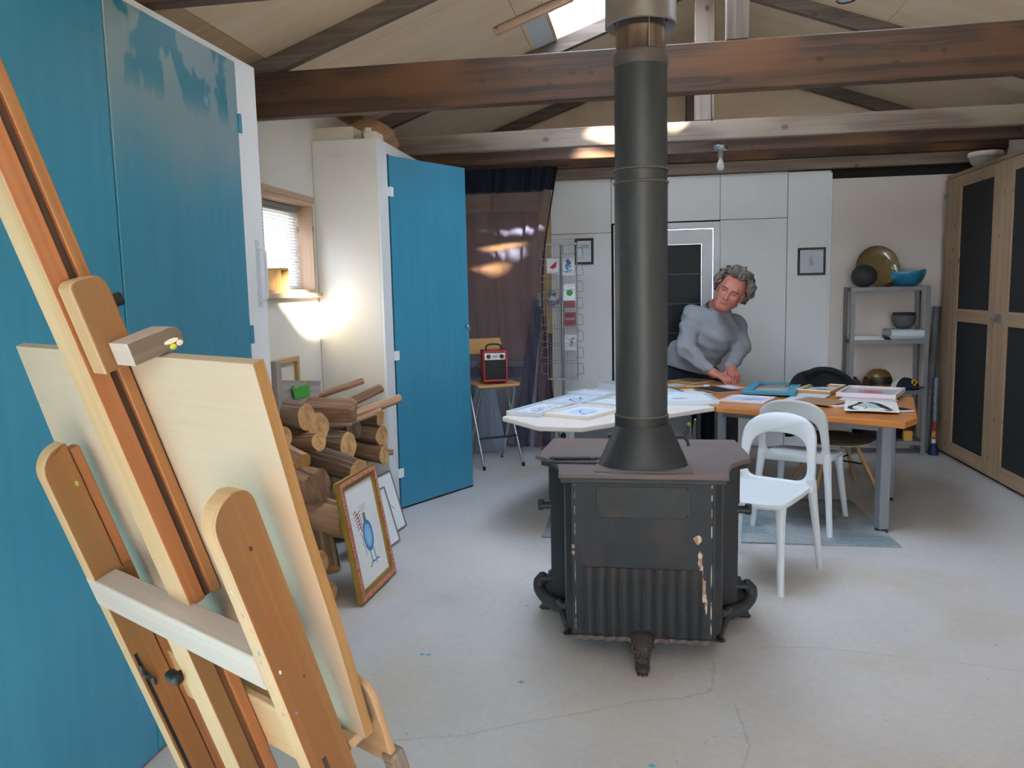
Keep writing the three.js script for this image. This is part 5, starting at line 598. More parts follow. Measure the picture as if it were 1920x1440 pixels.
// ---------- firewood ----------
{
  const logGeo = (L, r, seed, n = 14, bend = 0, knob = 0.12) => { const g = clean(new THREE.CylinderGeometry(r, r, L, n, 10, true)); const p = g.attributes.position, uv = g.attributes.uv; for (let i = 0; i < p.count; i++) { const y = p.getY(i), a = Math.atan2(p.getZ(i), p.getX(i)), k = y / L + 0.5, q = 1 + knob * 2 * (fbm(a / 6.28319 + 0.5, k * 0.9, 5, 3, 3, seed) - 0.5) + 0.1 * (fbm(a / 6.28319 + 0.5, k * 0.9, 16, 6, 2, seed + 3) - 0.5); p.setXYZ(i, p.getX(i) * q + bend * Math.sin(k * Math.PI), y, p.getZ(i) * q * (0.9 + 0.1 * Math.sin(seed))); uv.setXY(i, k * L + seed * 0.37, (a / 6.28319 + 0.5) * 6.28 * r); } g.computeVertexNormals(); return toCreasedNormals(g, 1.2); };
  const endGeo = (L, r, seed, n, s, knob = 0.12) => { const pos = [], uv = [], k = s > 0 ? 1 : 0; const P = (i) => { const a = i / n * 2 * Math.PI, aa = Math.atan2(Math.sin(a), Math.cos(a)), q = 1 + knob * 2 * (fbm(aa / 6.28319 + 0.5, k * 0.9, 5, 3, 3, seed) - 0.5) + 0.1 * (fbm(aa / 6.28319 + 0.5, k * 0.9, 16, 6, 2, seed + 3) - 0.5); return [Math.cos(a) * r * q, Math.sin(a) * r * q * (0.9 + 0.1 * Math.sin(seed))]; }; for (let i = 0; i < n * 2; i++) { const a = P(i / 2), b = P((i + 1) / 2), t = s > 0 ? [b, a] : [a, b]; pos.push(0, s * (L / 2 + 0.002), 0, t[0][0], s * L / 2, t[0][1], t[1][0], s * L / 2, t[1][1]); uv.push(0.5, 0.5, 0.5 + t[0][0] / r * 0.45, 0.5 + t[0][1] / r * 0.45, 0.5 + t[1][0] / r * 0.45, 0.5 + t[1][1] / r * 0.45); } const g = new THREE.BufferGeometry(); g.setAttribute('position', new THREE.Float32BufferAttribute(pos, 3)); g.setAttribute('uv', new THREE.Float32BufferAttribute(uv, 2)); g.computeVertexNormals(); return g; };
  let ls = 200;
  // a, b: the two ends; b faces the room
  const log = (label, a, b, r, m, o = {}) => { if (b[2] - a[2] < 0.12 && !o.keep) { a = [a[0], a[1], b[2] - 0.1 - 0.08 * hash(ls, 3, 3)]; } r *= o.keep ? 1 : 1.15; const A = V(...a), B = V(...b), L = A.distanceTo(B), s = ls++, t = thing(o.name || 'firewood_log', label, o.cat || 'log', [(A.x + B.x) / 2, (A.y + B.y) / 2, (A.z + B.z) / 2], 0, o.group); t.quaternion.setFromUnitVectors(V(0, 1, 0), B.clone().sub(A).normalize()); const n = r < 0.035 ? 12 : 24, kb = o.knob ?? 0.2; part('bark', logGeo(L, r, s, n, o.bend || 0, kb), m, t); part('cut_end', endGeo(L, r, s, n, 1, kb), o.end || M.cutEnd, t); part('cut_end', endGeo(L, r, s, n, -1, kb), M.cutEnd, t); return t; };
  const paleEnd = std({ map: M.frameWood.map, color: 0xf0e0d0, roughness: 0.8 }), k = M.bark, kr = M.barkRed, kp = M.barkPale;
  log('thick log with a round cut end at the top left of the stack', [-2.02, 0.86, -3.66], [-1.69, 0.836, -3.795], 0.062, k);
  log('thick log with a crescent of pale cut end just below the topmost log', [-2.02, 0.78, -3.74], [-1.675, 0.756, -3.9], 0.072, k);
  log('log with a yellowish round end at the far left edge of the stack', [-2.0, 0.78, -3.4], [-1.67, 0.78, -3.46], 0.055, k);
  log('log sloping down with a pale oval end below the left logs', [-2.0, 0.79, -3.55], [-1.63, 0.637, -3.575], 0.05, kp, { end: paleEnd });
  log('slim log with a narrow orange end in the middle of the stack', [-2.0, 0.67, -3.72], [-1.62, 0.714, -3.77], 0.042, kr);
  log('large log with a ragged broken end in the centre of the stack', [-2.0, 0.64, -3.9], [-1.61, 0.615, -4.14], 0.074, k, { knob: 0.2 });
  { const t = thing('split_log', 'squarish reddish split log on top in the middle of the stack', 'log', [-1.74, 0.795, -4.2], 0.2); const g = new RoundedBoxGeometry(0.3, 0.13, 0.15, 6, 0.03), p = g.attributes.position; for (let i = 0; i < p.count; i++) { const n = 0.06 * (fbm(p.getX(i) + 0.5, p.getZ(i) + p.getY(i) * 2 + 0.5, 14, 14, 3, 141) - 0.5); p.setY(i, p.getY(i) * (1 - 0.25 * p.getZ(i) / 0.08) + n); p.setZ(i, p.getZ(i) + n); } g.computeVertexNormals(); part('heartwood', boxUV(g), std({ map: kr.map, roughness: 0.85, bumpMap: kr.bumpMap, bumpScale: 0.01 }), t); part('bark_strip', at(boxUV(new RoundedBoxGeometry(0.27, 0.03, 0.1, 2, 0.012)), 0, -0.06, 0.01), k, t); }
  log('long smooth branch sloping up over the top of the stack', [-1.98, 0.72, -4.1], [-1.62, 0.863, -4.74], 0.031, kr, { keep: 1, knob: 0.3, bend: 0.012 });
  log('short stub of branch lying behind the long smooth branch', [-1.95, 0.84, -4.2], [-1.7, 0.922, -4.64], 0.021, kr, { keep: 1, knob: 0.3 });
  log('pale bare branch reaching out towards the narrow wardrobe', [-1.95, 0.7, -4.1], [-1.49, 0.803, -4.71], 0.029, kp, { keep: 1, bend: 0.02, knob: 0.3 });
  log('thin crooked twig under the pale bare branch', [-1.8, 0.69, -4.2], [-1.56, 0.755, -4.55], 0.016, kp, { keep: 1, bend: 0.01 });
  log('knotty grey root end under the bare branch near the narrow wardrobe', [-1.95, 0.69, -4.55], [-1.6, 0.7, -4.66], 0.045, k, { knob: 0.5 });
  log('rough dark log lying on the right of the stack, second from the top', [-2.0, 0.6, -4.3], [-1.6, 0.575, -4.68], 0.056, k);
  log('log with a clean round orange end nearest the narrow wardrobe', [-1.98, 0.5, -4.36], [-1.585, 0.46, -4.66], 0.052, kr);
  log('small side stub pointing out beside the clean orange end', [-1.75, 0.47, -4.7], [-1.57, 0.45, -4.79], 0.018, kr, { keep: 1 });
  log('short log with a small pale end under the ragged log', [-1.98, 0.52, -4.0], [-1.585, 0.512, -4.07], 0.036, kp);
  log('long log with peeling bark across the middle, behind the gilt frame', [-1.93, 0.58, -3.72], [-1.5, 0.515, -3.98], 0.06, k, { knob: 0.2 });
  log('brown log with a pointed split face at the left, above the pale barkless log', [-1.95, 0.56, -3.42], [-1.55, 0.535, -3.56], 0.08, kr, { knob: 0.5, end: kr });
  log('pale barkless log lying across the lower part of the stack', [-1.95, 0.41, -3.42], [-1.44, 0.34, -3.63], 0.078, kp);
  log('dark thick branch standing on end at the bottom of the stack', [-1.62, 0.38, -3.72], [-1.5, 0.13, -3.53], 0.06, k, { keep: 1 });
  log('stump of brown log at the bottom left of the stack by the board', [-1.8, 0.24, -3.4], [-1.5, 0.2, -3.42], 0.06, kr);
  log('small log lying lowest on the floor at the foot of the stack', [-1.75, 0.046, -3.4], [-1.47, 0.05, -3.46], 0.042, kp);
  const fillers = [[0.36, -4.2, 0.085], [0.33, -4.45, 0.08], [0.22, -3.75, 0.09], [0.19, -4.3, 0.095], [0.19, -4.6, 0.09], [0.08, -3.65, 0.075], [0.078, -3.9, 0.075], [0.44, -3.9, 0.07], [0.68, -4.1, 0.06], [0.66, -4.4, 0.06], [0.57, -4.2, 0.06]];
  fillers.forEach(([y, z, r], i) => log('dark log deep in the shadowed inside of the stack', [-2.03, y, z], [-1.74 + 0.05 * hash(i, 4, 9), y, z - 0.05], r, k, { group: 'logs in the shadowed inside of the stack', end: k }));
}
{ // weathered crate board with green paint, resting on the logs
  const t = thing('crate', 'weathered grey wooden crate with splashed green paint on top of the firewood', 'crate', [-1.86, 0.905, -4.08]), a = V(-0.02, 0.01, 0.27), b = V(0.0, -0.03, -0.28);
  part('board', bar(a.clone().add(V(0, 0.012, 0)), b.clone().add(V(0, -0.015, 0)), 0.016, 0.19, 0.003), M.greyBoard, t);
  part('end_post', at(bx(-0.022, 0.022, -0.08, 0.2, -0.028, 0.028, 'y', 0.004), 0.004, 0.015, 0.27), M.greyBoard, t); part('side_board', bar(V(-0.03, 0.0, -0.27), V(-0.17, 0.0, -0.27), 0.016, 0.1), M.greyBoard, t); part('back_board', bar(V(-0.172, -0.03, 0.27), V(-0.172, -0.05, -0.27), 0.014, 0.08), M.greyBoard, t);
  // thick brushed paint: one raised patch following the brush letters, run together
  const s = new THREE.Shape(); s.moveTo(-0.165, 0.05); s.bezierCurveTo(-0.18, 0.075, -0.13, 0.078, -0.125, 0.05); s.lineTo(-0.09, 0.052); s.bezierCurveTo(-0.06, 0.06, -0.02, 0.052, 0.01, 0.05); s.lineTo(0.11, 0.042); s.bezierCurveTo(0.14, 0.03, 0.13, -0.02, 0.142, -0.06); s.bezierCurveTo(0.14, -0.085, 0.105, -0.085, 0.1, -0.05); s.lineTo(0.085, -0.02); s.bezierCurveTo(0.05, -0.03, 0, -0.018, -0.05, -0.015); s.bezierCurveTo(-0.1, -0.012, -0.15, -0.02, -0.142, 0.01); s.closePath();
  const g = extr(s, 0.004, 0.0012, 10); g.rotateY(Math.PI / 2 + 0.03); part('green_paint', g.scale(1, 0.95, 1).translate(0.001, 0.0, -0.07), std({ color: 0x3fa33a, roughness: 0.5 }), t, 'splash of bright green brush lettering'); part('paint_dab', at(clean(new THREE.SphereGeometry(0.014, 10, 8)).scale(0.25, 0.8, 1.2), 0.002, 0.06, -0.09), std({ color: 0xc9a050 }), t);
  const f = thing('stretcher_frame', 'small pine canvas stretcher standing behind the grey crate board', 'frame', [-2.035, 0.965, -4.12]); part('stretcher_bar', [bx(-0.012, 0.012, 0.1, 0.128, -0.36, 0.36, 'z')], M.frameWood, f); part('stretcher_bar', bx(-0.012, 0.012, -0.1, 0.1, -0.36, -0.33, 'y'), M.frameWood, f); part('stretcher_bar', bx(-0.012, 0.012, -0.1, 0.1, 0.33, 0.36, 'y'), M.frameWood, f); part('stretcher_bar', bx(-0.012, 0.012, -0.128, -0.1, -0.36, 0.36, 'z'), M.frameWood, f); part('canvas', bx(-0.014, -0.0125, -0.12, 0.12, -0.355, 0.355, 'z', 0), M.creamPaper, f);
}
// ---------- the easel and its board ----------
{
  const w = V(0.866025, 0, 0.5), u = V(-0.154509, 0.951057, 0.267617), n = w.clone().cross(u), O = V(-0.5753, 0.926, -1.067), da = 0.29, db = 0.972;
  const q = new THREE.Quaternion().setFromRotationMatrix(new THREE.Matrix4().makeBasis(w, u, n)), P0 = O.clone().addScaledVector(w, -da).addScaledVector(u, -db);
  const put = (o) => { o.position.copy(P0); o.quaternion.copy(q); return o; };
  const t = put(thing('easel', 'large wooden studio easel in the left foreground, seen from behind', 'easel'));
  const e = (a0, a1, b0, b1, c0, c1, g = 'y', r = 0.003) => bx(a0 + da, a1 + da, b0 + db, b1 + db, c0, c1, g, r);
  // board on edge with both top corners rounded: profile in (n, u), extruded along w
  const upright = (a0, a1, top, d, r1, r2) => { const s = new THREE.Shape(); s.moveTo(-d, -0.965); s.lineTo(0, -0.965); s.lineTo(0, top - r1); s.bezierCurveTo(0, top - r1 * 0.4, -r1 * 0.45, top, -r1, top); s.lineTo(-d + r2, top); s.bezierCurveTo(-d + r2 * 0.3, top, -d, top - r2 * 0.4, -d, top - r2); s.closePath(); const g = extr(s, a1 - a0, 0.002, 14); g.rotateY(-Math.PI / 2); g.translate(a1 + da, db, 0); return boxUV(g, 'y'); };
  const two = (g, side, edge) => { // wide sides and narrow edges carry different wood tones
    const p = g.attributes.position, nn = g.attributes.normal, uv = g.attributes.uv, a = { p: [], n: [], t: [] }, b = { p: [], n: [], t: [] };
    for (let i = 0; i < p.count; i += 3) { let nx = 0; for (let k = 0; k < 3; k++) nx += Math.abs(nn.getX(i + k)); const d = nx > 2 ? a : b; for (let k = 0; k < 3; k++) { d.p.push(p.getX(i + k), p.getY(i + k), p.getZ(i + k)); d.n.push(nn.getX(i + k), nn.getY(i + k), nn.getZ(i + k)); d.t.push(uv.getX(i + k), uv.getY(i + k)); } }
    const mk = (d) => { const G = new THREE.BufferGeometry(); G.setAttribute('position', new THREE.Float32BufferAttribute(d.p, 3)); G.setAttribute('normal', new THREE.Float32BufferAttribute(d.n, 3)); G.setAttribute('uv', new THREE.Float32BufferAttribute(d.t, 2)); return G; };
    return [[mk(a), side], [mk(b), edge]];
  };
  const duo = (name, g, side, edge, par = t) => { const [[ga, ma], [gb, mb]] = two(g, side, edge), G = mergeGeometries([ga, gb], true), o = part(name, G, ma, par); o.material = [ma, mb]; return o; };
  const lu = duo('upright', upright(-0.607, -0.567, 0.252, 0.0575, 0.052, 0.006), M.easel, M.easelPale), ru = duo('upright', upright(-0.021, 0.018, 0.245, 0.0735, 0.05, 0.03), M.easel, M.easelPale);
  part('guide_rail', e(-0.6, -0.573, -0.96, 0.235, -0.08, -0.06), M.easelRed, t); part('guide_rail', e(-0.596, -0.5665, -0.125, -0.028, -0.078, -0.0545), M.easel, t);
  duo('cross_rail', e(-0.6085, -0.0215, -0.092, -0.025, -0.046, 0.0012, 'x', 0.004), M.easelGrey, M.easelGrey);
  // sliding mast: bar with a wider flange behind it
  const ma = new THREE.Group(); ma.name = 'mast'; t.add(ma); duo('mast_bar', e(-0.342, -0.268, -0.03, 1.15, -0.067, -0.035), M.easelRed, M.easelPale, ma); part('mast_groove', e(-0.335, -0.276, -0.03, 1.15, -0.079, -0.0668, 'y', 0), M.beamDark, ma); duo('mast_flange', e(-0.34, -0.266, -0.03, 1.15, -0.0985, -0.079), M.easel, M.easelRed, ma);
  duo('centre_post', e(-0.342, -0.272, -0.96, -0.0925, -0.036, -0.002), M.easel, M.easelPale); part('post_groove', e(-0.336, -0.278, -0.96, -0.0925, -0.046, -0.0358, 'y', 0), M.beamDark, t); part('post_flange', e(-0.34, -0.27, -0.96, -0.0925, -0.068, -0.046), M.easelRed, t);
  const led = new THREE.Group(); led.name = 'ledge'; t.add(led); part('ledge_back', e(-0.596, -0.022, -0.378, -0.252, -0.082, -0.0685, 'x'), M.easelPale, led); part('ledge_tray', e(-0.62, -0.0, -0.286, -0.266, -0.134, -0.083, 'x'), M.easelPale, led);
  { const s = new THREE.Shape(), a0 = -0.62 + da, a1 = 0.026 + da, b0 = -0.36 + db, b1 = -0.176 + db; s.moveTo(a0, b0); s.lineTo(a1, b0); s.lineTo(a1 + 0.006, b1 - 0.04); s.quadraticCurveTo(a1 + 0.004, b1, a1 - 0.035, b1 + 0.003); s.lineTo(a0, b1); s.closePath(); part('ledge_lip', boxUV(at(extr(s, 0.014, 0.003), 0, 0, -0.1485)), M.easelPale, led); part('stained_end', e(0.005, 0.036, -0.385, -0.332, -0.16, -0.128, 'x', 0.006), M.beamGrey, led, 'dark stained end of the ledge'); }
  // slots and fittings
  part('slot', e(-0.5675, -0.5663, -0.9, -0.211, -0.013, -0.006, 'y', 0), M.black, t); part('slot', e(0.0175, 0.0187, -0.9, -0.236, -0.03, -0.022, 'y', 0), M.beamDark, t);
  const wing = [rod(V(-0.57 + da, -0.262 + db, -0.0095), V(-0.545 + da, -0.262 + db, -0.0095), 0.006), at(clean(new THREE.SphereGeometry(0.011, 10, 8)).scale(0.5, 1, 0.5), -0.553 + da, -0.243 + db, -0.004), at(clean(new THREE.SphereGeometry(0.011, 10, 8)).scale(0.5, 1, 0.5), -0.553 + da, -0.281 + db, -0.016)]; part('wing_nut', wing, M.darkMetal, t);
  part('clamp_knob', [e(-0.372, -0.332, -0.188, -0.166, -0.002, 0.02, 'x', 0.008), rod(V(-0.35 + da, -0.177 + db, -0.03), V(-0.35 + da, -0.177 + db, 0.0), 0.006)], M.black, t, 'black plastic tightening knob');
  // top clamp: rounded block on the mast with a finger over the board
  { const c = new THREE.Group(); c.name = 'top_clamp'; t.add(c); const s = new THREE.Shape(), b0 = 0.418 + db, b1 = 0.563 + db, c0 = -0.097, c1 = -0.041; s.moveTo(c0, b0); s.lineTo(c1, b0); s.lineTo(c1, b1 - 0.012); s.quadraticCurveTo(c1, b1 - 0.003, c1 - 0.012, b1); s.lineTo(c0 + 0.022, b1); s.quadraticCurveTo(c0, b1, c0, b1 - 0.035); s.closePath(); const g = extr(s, 0.046, 0.003, 12); g.rotateY(-Math.PI / 2); g.translate(-0.219 + da, 0, 0); duo('clamp_block', boxUV(g, 'y'), M.easel, M.easelPale, c);
    const f = new THREE.Shape(), d0 = -0.148, d1 = -0.06, h0 = 0.4262 + db, h1 = 0.462 + db; f.moveTo(d1, h0); f.lineTo(d1, h1); f.lineTo(d0 + 0.02, h1); f.quadraticCurveTo(d0, h1, d0, h0 + 0.012); f.lineTo(d0 + 0.006, h0); f.closePath(); const fg = extr(f, 0.062, 0.003, 10); fg.rotateY(-Math.PI / 2); fg.translate(-0.155 + da, 0, 0); duo('clamp_finger', boxUV(fg, 'z'), M.rafter, M.easelGrey, c); part('paint_crust', [at(clean(new THREE.SphereGeometry(0.008, 10, 6)).scale(0.2, 0.5, 1.6), -0.1548 + da, 0.441 + db, -0.125), at(clean(new THREE.SphereGeometry(0.006, 10, 6)).scale(0.2, 0.8, 1), -0.1548 + da, 0.434 + db, -0.137)], M.frameCream, c); part('paint_crust', at(clean(new THREE.SphereGeometry(0.006, 10, 6)).scale(0.3, 0.8, 1), -0.1548 + da, 0.432 + db, -0.125), std({ color: 0xc9cf3a }), c);
    part('clamp_screw', rod(V(-0.24 + da, 0.515 + db, -0.094), V(-0.24 + da, 0.515 + db, -0.115), 0.011), M.black, c); }
  for (const [a, b, c, r, col] of [[0.0184, 0.155, -0.04, 0.005, 0x4a2430], [0.0184, 0.04, -0.03, 0.004, 0xb0434a], [0.0184, -0.05, -0.012, 0.0045, 0xd0d4d8], [0.0184, -0.085, -0.045, 0.004, 0x4a3c46], [0.0184, -0.13, -0.012, 0.004, 0x7a6a9a], [-0.5666, 0.06, -0.03, 0.006, 0xa0484a], [-0.5666, 0.17, -0.045, 0.007, 0xa8a05a]]) part('paint_spot', at(clean(new THREE.SphereGeometry(r * 0.65, 10, 6)).scale(0.08, 1.3, 0.8), a + da, b + db, c), std({ color: col, roughness: 0.5 }), t);
  for (const [a, b, r, col] of [[0.0, 0.06, 0.005, 0xd0707a], [0.006, 0.035, 0.005, 0xd88a90], [0.002, -0.01, 0.005, 0x6a8aa8], [-0.004, -0.03, 0.004, 0x7aa090], [-0.004, 0.1, 0.004, 0xe0d8a0], [0.0, -0.13, 0.004, 0xc8606a]]) part('paint_spot', at(clean(new THREE.SphereGeometry(r * 0.7, 10, 6)).scale(0.8, 1.3, 0.08), a + da, b + db, 0.0004), std({ color: col, roughness: 0.5 }), t);
  for (const a of [-0.587, -0.002]) { const wp = (p) => p.clone().sub(P0).applyQuaternion(q.clone().invert()), m = V(-0.5, 0, 0.866025), c = O.clone().addScaledVector(w, a).addScaledVector(u, -0.95); c.y = 0.03; part('foot_beam', bar(wp(c.clone().addScaledVector(m, -0.42)), wp(c.clone().addScaledVector(m, 0.5)), 0.05, 0.058, 0.004, u.clone().set(0, 1, 0).applyQuaternion(q.clone().invert())), M.easel, t); }
  part('base_rail', e(-0.566, -0.0215, -0.9, -0.84, -0.05, -0.01, 'x'), M.easel, t);
  const bd = put(thing('drawing_board', 'large pale plywood board resting on the easel ledge', 'board')); const bs = shape([[-0.84, -0.262], [0.028, -0.262], [0.05, -0.05], [0.06, 0.15], [0.09, 0.4235], [-0.735, 0.4255]].map(([x, y]) => [x + da, y + db])), g = boxUV(extr(bs, 0.0185, 0.001).translate(0, 0, -0.1195), 'x'); { const o = duo('board', g, M.boardEdge, M.board, bd); void o; } bd.children[0].name = 'panel';
}
// ---------- lamps under the roof ----------
{
  const t = thing('pendant_lamp', 'bare bulb hanging in a metal holder below the grey tie beam', 'lamp', [0.535, 2.26, -5.95]);
  part('cap', lathe([[0.001, 0.175], [0.045, 0.175], [0.048, 0.168], [0.048, 0.14], [0.001, 0.138]], 24), M.steel, t); part('lamp_holder', lathe([[0.001, 0.14], [0.02, 0.14], [0.02, 0.09], [0.016, 0.085], [0.001, 0.085]], 18), M.steel, t);
  part('bulb', smooth(lathe([[0.001, -0.002], [0.016, 0.002], [0.026, 0.018], [0.028, 0.034], [0.022, 0.056], [0.014, 0.074], [0.013, 0.086]], 20)), phys({ color: 0xf2f4f4, roughness: 0.08, transmission: 0.6, thickness: 0.02 }), t);
  part('cable', tube([[0, 0.175, 0], [-0.02, 0.21, 0.03], [-0.07, 0.27, 0.18], [-0.085, 0.31, 0.27], [-0.09, 0.36, 0.3], [-0.09, 0.8, 0.3]], 0.0035, 50, 6), M.black, t);
  const s = thing('spot_lamp', 'chrome spot lamp hanging under the right roof slope', 'lamp', [0.82, 2.6, -3.62]); part('shade', smooth(lathe([[0.036, 0], [0.04, 0.004], [0.042, 0.06], [0.03, 0.095], [0.012, 0.11], [0.001, 0.11]], 28)), M.chrome, s); part('glass_front', lathe([[0.001, 0.006], [0.035, 0.006], [0.035, 0.01], [0.001, 0.01]], 24), M.frameWhite, s); part('flex', rod(V(0, 0.11, 0), V(0, roofY(0.82) - 2.601, 0), 0.003), M.black, s);
}

// ---------- the man at the table ----------
{
  const S = 1.3; // everything below about the head and hands is in metres of a life-size figure, times S
  const smin = (a, b, k) => { const h = clamp(0.5 + 0.5 * (b - a) / k); return lerp(b, a, h) - k * h * (1 - h); };
  const cap = (p, a, b, ra, rb) => { const ax = b.x - a.x, ay = b.y - a.y, az = b.z - a.z, px = p.x - a.x, py = p.y - a.y, pz = p.z - a.z, h = clamp((px * ax + py * ay + pz * az) / (ax * ax + ay * ay + az * az)); return Math.hypot(px - ax * h, py - ay * h, pz - az * h) - lerp(ra, rb, h); };
  const ell = (p, c, r) => { const x = (p.x - c.x) / r.x, y = (p.y - c.y) / r.y, z = (p.z - c.z) / r.z, k = Math.hypot(x, y, z), g = Math.hypot(x / r.x, y / r.y, z / r.z); return g < 1e-6 ? -Math.min(r.x, r.y, r.z) : k * (k - 1) / g; };
  function mesh(fn, lo, hi, cell) { // marching cubes over a box, cells of one size
    const size = Math.max(hi.x - lo.x, hi.y - lo.y, hi.z - lo.z), N = Math.min(150, Math.ceil(size / cell) + 4), mc = new MarchingCubes(N, undefined, false, false, 200000), half = N / 2, c = lo.clone().add(hi).multiplyScalar(0.5), k = size / 2 * N / (N - 4), p = V();
    for (let z = 0; z < N; z++) for (let y = 0; y < N; y++) for (let x = 0; x < N; x++) { p.set(c.x + (x - half) / half * k, c.y + (y - half) / half * k, c.z + (z - half) / half * k); const out = p.x < lo.x - cell * 2 || p.x > hi.x + cell * 2 || p.y < lo.y - cell * 2 || p.y > hi.y + cell * 2 || p.z < lo.z - cell * 2 || p.z > hi.z + cell * 2; mc.field[x + y * N + z * N * N] = out ? -1 : -fn(p); }
    mc.isolation = 0; mc.update(); let g = new THREE.BufferGeometry(); const q = new Float32Array(mc.positionArray.slice(0, mc.count * 3)); for (let i = 0; i < q.length; i += 3) { q[i] = c.x + q[i] * k; q[i + 1] = c.y + q[i + 1] * k; q[i + 2] = c.z + q[i + 2] * k; }
    let vol = 0; for (let i = 0; i < q.length; i += 9) vol += q[i] * (q[i + 4] * q[i + 8] - q[i + 5] * q[i + 7]) - q[i + 1] * (q[i + 3] * q[i + 8] - q[i + 5] * q[i + 6]) + q[i + 2] * (q[i + 3] * q[i + 7] - q[i + 4] * q[i + 6]);
    if (vol < 0) for (let i = 0; i < q.length; i += 9) for (let j = 0; j < 3; j++) { const t = q[i + 3 + j]; q[i + 3 + j] = q[i + 6 + j]; q[i + 6 + j] = t; }
    g.setAttribute('position', new THREE.Float32BufferAttribute(q, 3)); g = mergeVertices(g, 1e-5); g.computeVertexNormals(); return clean(g);
  }
  const t = thing('person', 'grey-haired man in a grey jumper leaning over the table, both hands on a card', 'person', [0.42, 0, -7.02]), off = t.position;
  const L = (x, y, z) => V(x - off.x, y - off.y, z - off.z);
  const hip = L(0.40, 0.72, -7.0), chest = L(0.565, 1.07, -6.86), neck = L(0.592, 1.285, -6.79), shR = L(0.395, 1.215, -6.8), shL = L(0.755, 1.125, -6.9), elR = L(0.33, 0.955, -6.63), wrR = L(0.52, 0.772, -6.56), elL = L(0.795, 0.945, -6.84), wrL = L(0.69, 0.79, -6.67), bulge = L(0.30, 0.86, -7.06);
  const headC = L(0.678, 1.404, -6.58), hu = V(0.45, 0.87, 0.16).normalize(), hf0 = V(-0.22, -0.05, 0.97), hr = hu.clone().cross(hf0).normalize(), hf = hr.clone().cross(hu).normalize(); // hr: the viewer's right
  const hq = new THREE.Matrix4().makeBasis(hr.clone().multiplyScalar(S), hu.clone().multiplyScalar(S), hf.clone().multiplyScalar(S)).setPosition(headC), hInv = hq.clone().invert();
  const E = (x, y, z) => V(x, y, z), neckL = neck.clone().applyMatrix4(hInv);
  const head = (p) => {
    let d = ell(p, E(0, 0.03, -0.015), E(0.077, 0.088, 0.096)); d = smin(d, ell(p, E(0, -0.04, 0.026), E(0.06, 0.078, 0.062)), 0.03); d = smin(d, cap(p, E(-0.012, -0.096, 0.06), E(0.012, -0.096, 0.06), 0.019, 0.019), 0.03); for (const s of [-1, 1]) { d = smin(d, cap(p, E(s * 0.058, -0.06, -0.01), E(s * 0.02, -0.094, 0.05), 0.016, 0.016), 0.03); d = smin(d, ell(p, E(s * 0.043, -0.022, 0.06), E(0.02, 0.017, 0.018)), 0.02); }
    d = smin(d, cap(p, E(-0.034, 0.024, 0.074), E(0.034, 0.024, 0.074), 0.012, 0.012), 0.018);
    for (const s of [-1, 1]) d = -smin(-d, Math.hypot((p.x - s * 0.033) / 1.3, p.y - 0.004, p.z - 0.098) - 0.0145, 0.012);
    for (const s of [-1, 1]) d = smin(d, Math.hypot(p.x - s * 0.033, p.y - 0.003, p.z - 0.072) - 0.0125, 0.003);
    d = smin(d, cap(p, E(0, 0.01, 0.086), E(0, -0.034, 0.108), 0.009, 0.0125), 0.012); for (const s of [-1, 1]) d = smin(d, Math.hypot(p.x - s * 0.0125, p.y + 0.037, p.z - 0.094) - 0.0085, 0.008);
    d = smin(d, cap(p, E(-0.02, -0.064, 0.083), E(0.02, -0.064, 0.083), 0.0045, 0.0045), 0.006); d = smin(d, cap(p, E(-0.016, -0.073, 0.082), E(0.016, -0.073, 0.082), 0.0055, 0.0055), 0.006); d = -smin(-d, cap(p, E(-0.022, -0.0685, 0.092), E(0.022, -0.0685, 0.092), 0.0018, 0.0018), 0.004);
    for (const s of [-1, 1]) { d = smin(d, ell(p, E(s * 0.079, -0.008, -0.012), E(0.01, 0.033, 0.02)), 0.008); d = -smin(-d, ell(p, E(s * 0.088, -0.006, -0.006), E(0.006, 0.018, 0.01)), 0.004); for (const k of [0, 1]) d = -smin(-d, cap(p, E(s * 0.019, -0.034 - k * 0.002, 0.1), E(s * 0.036, -0.07, 0.078), 0.0015, 0.0015), 0.005); }
    return smin(d, cap(p, E(0, -0.05, -0.03), neckL, 0.052, 0.056), 0.03);
  };
  const skinG = [mesh(head, V(-0.1, Math.min(-0.13, neckL.y - 0.03), -0.125), V(0.1, 0.13, 0.13), 0.003).applyMatrix4(hq)];
  // hands: wrist, knuckles, three joints each for four fingers and a thumb; all in the figure's own axes
  const hand = (wr, dir, side, down, curl, spread) => { // dir: wrist to knuckles; side: towards the thumb; down: the way the fingers bend
    dir = dir.clone().normalize(); side = side.clone().addScaledVector(dir, -side.dot(dir)).normalize(); const nrm = down.clone().addScaledVector(dir, -down.dot(dir)).addScaledVector(side, -down.dot(side)).normalize(), P = (a, b, c) => wr.clone().addScaledVector(dir, a * S).addScaledVector(side, b * S).addScaledVector(nrm, c * S), bones = [[wr, P(0.03, 0, 0), 0.027, 0.03]];
    const lens = [[0.045, 0.026, 0.022], [0.05, 0.03, 0.023], [0.046, 0.028, 0.022], [0.036, 0.021, 0.019]], b0 = [0.03, 0.01, -0.011, -0.031];
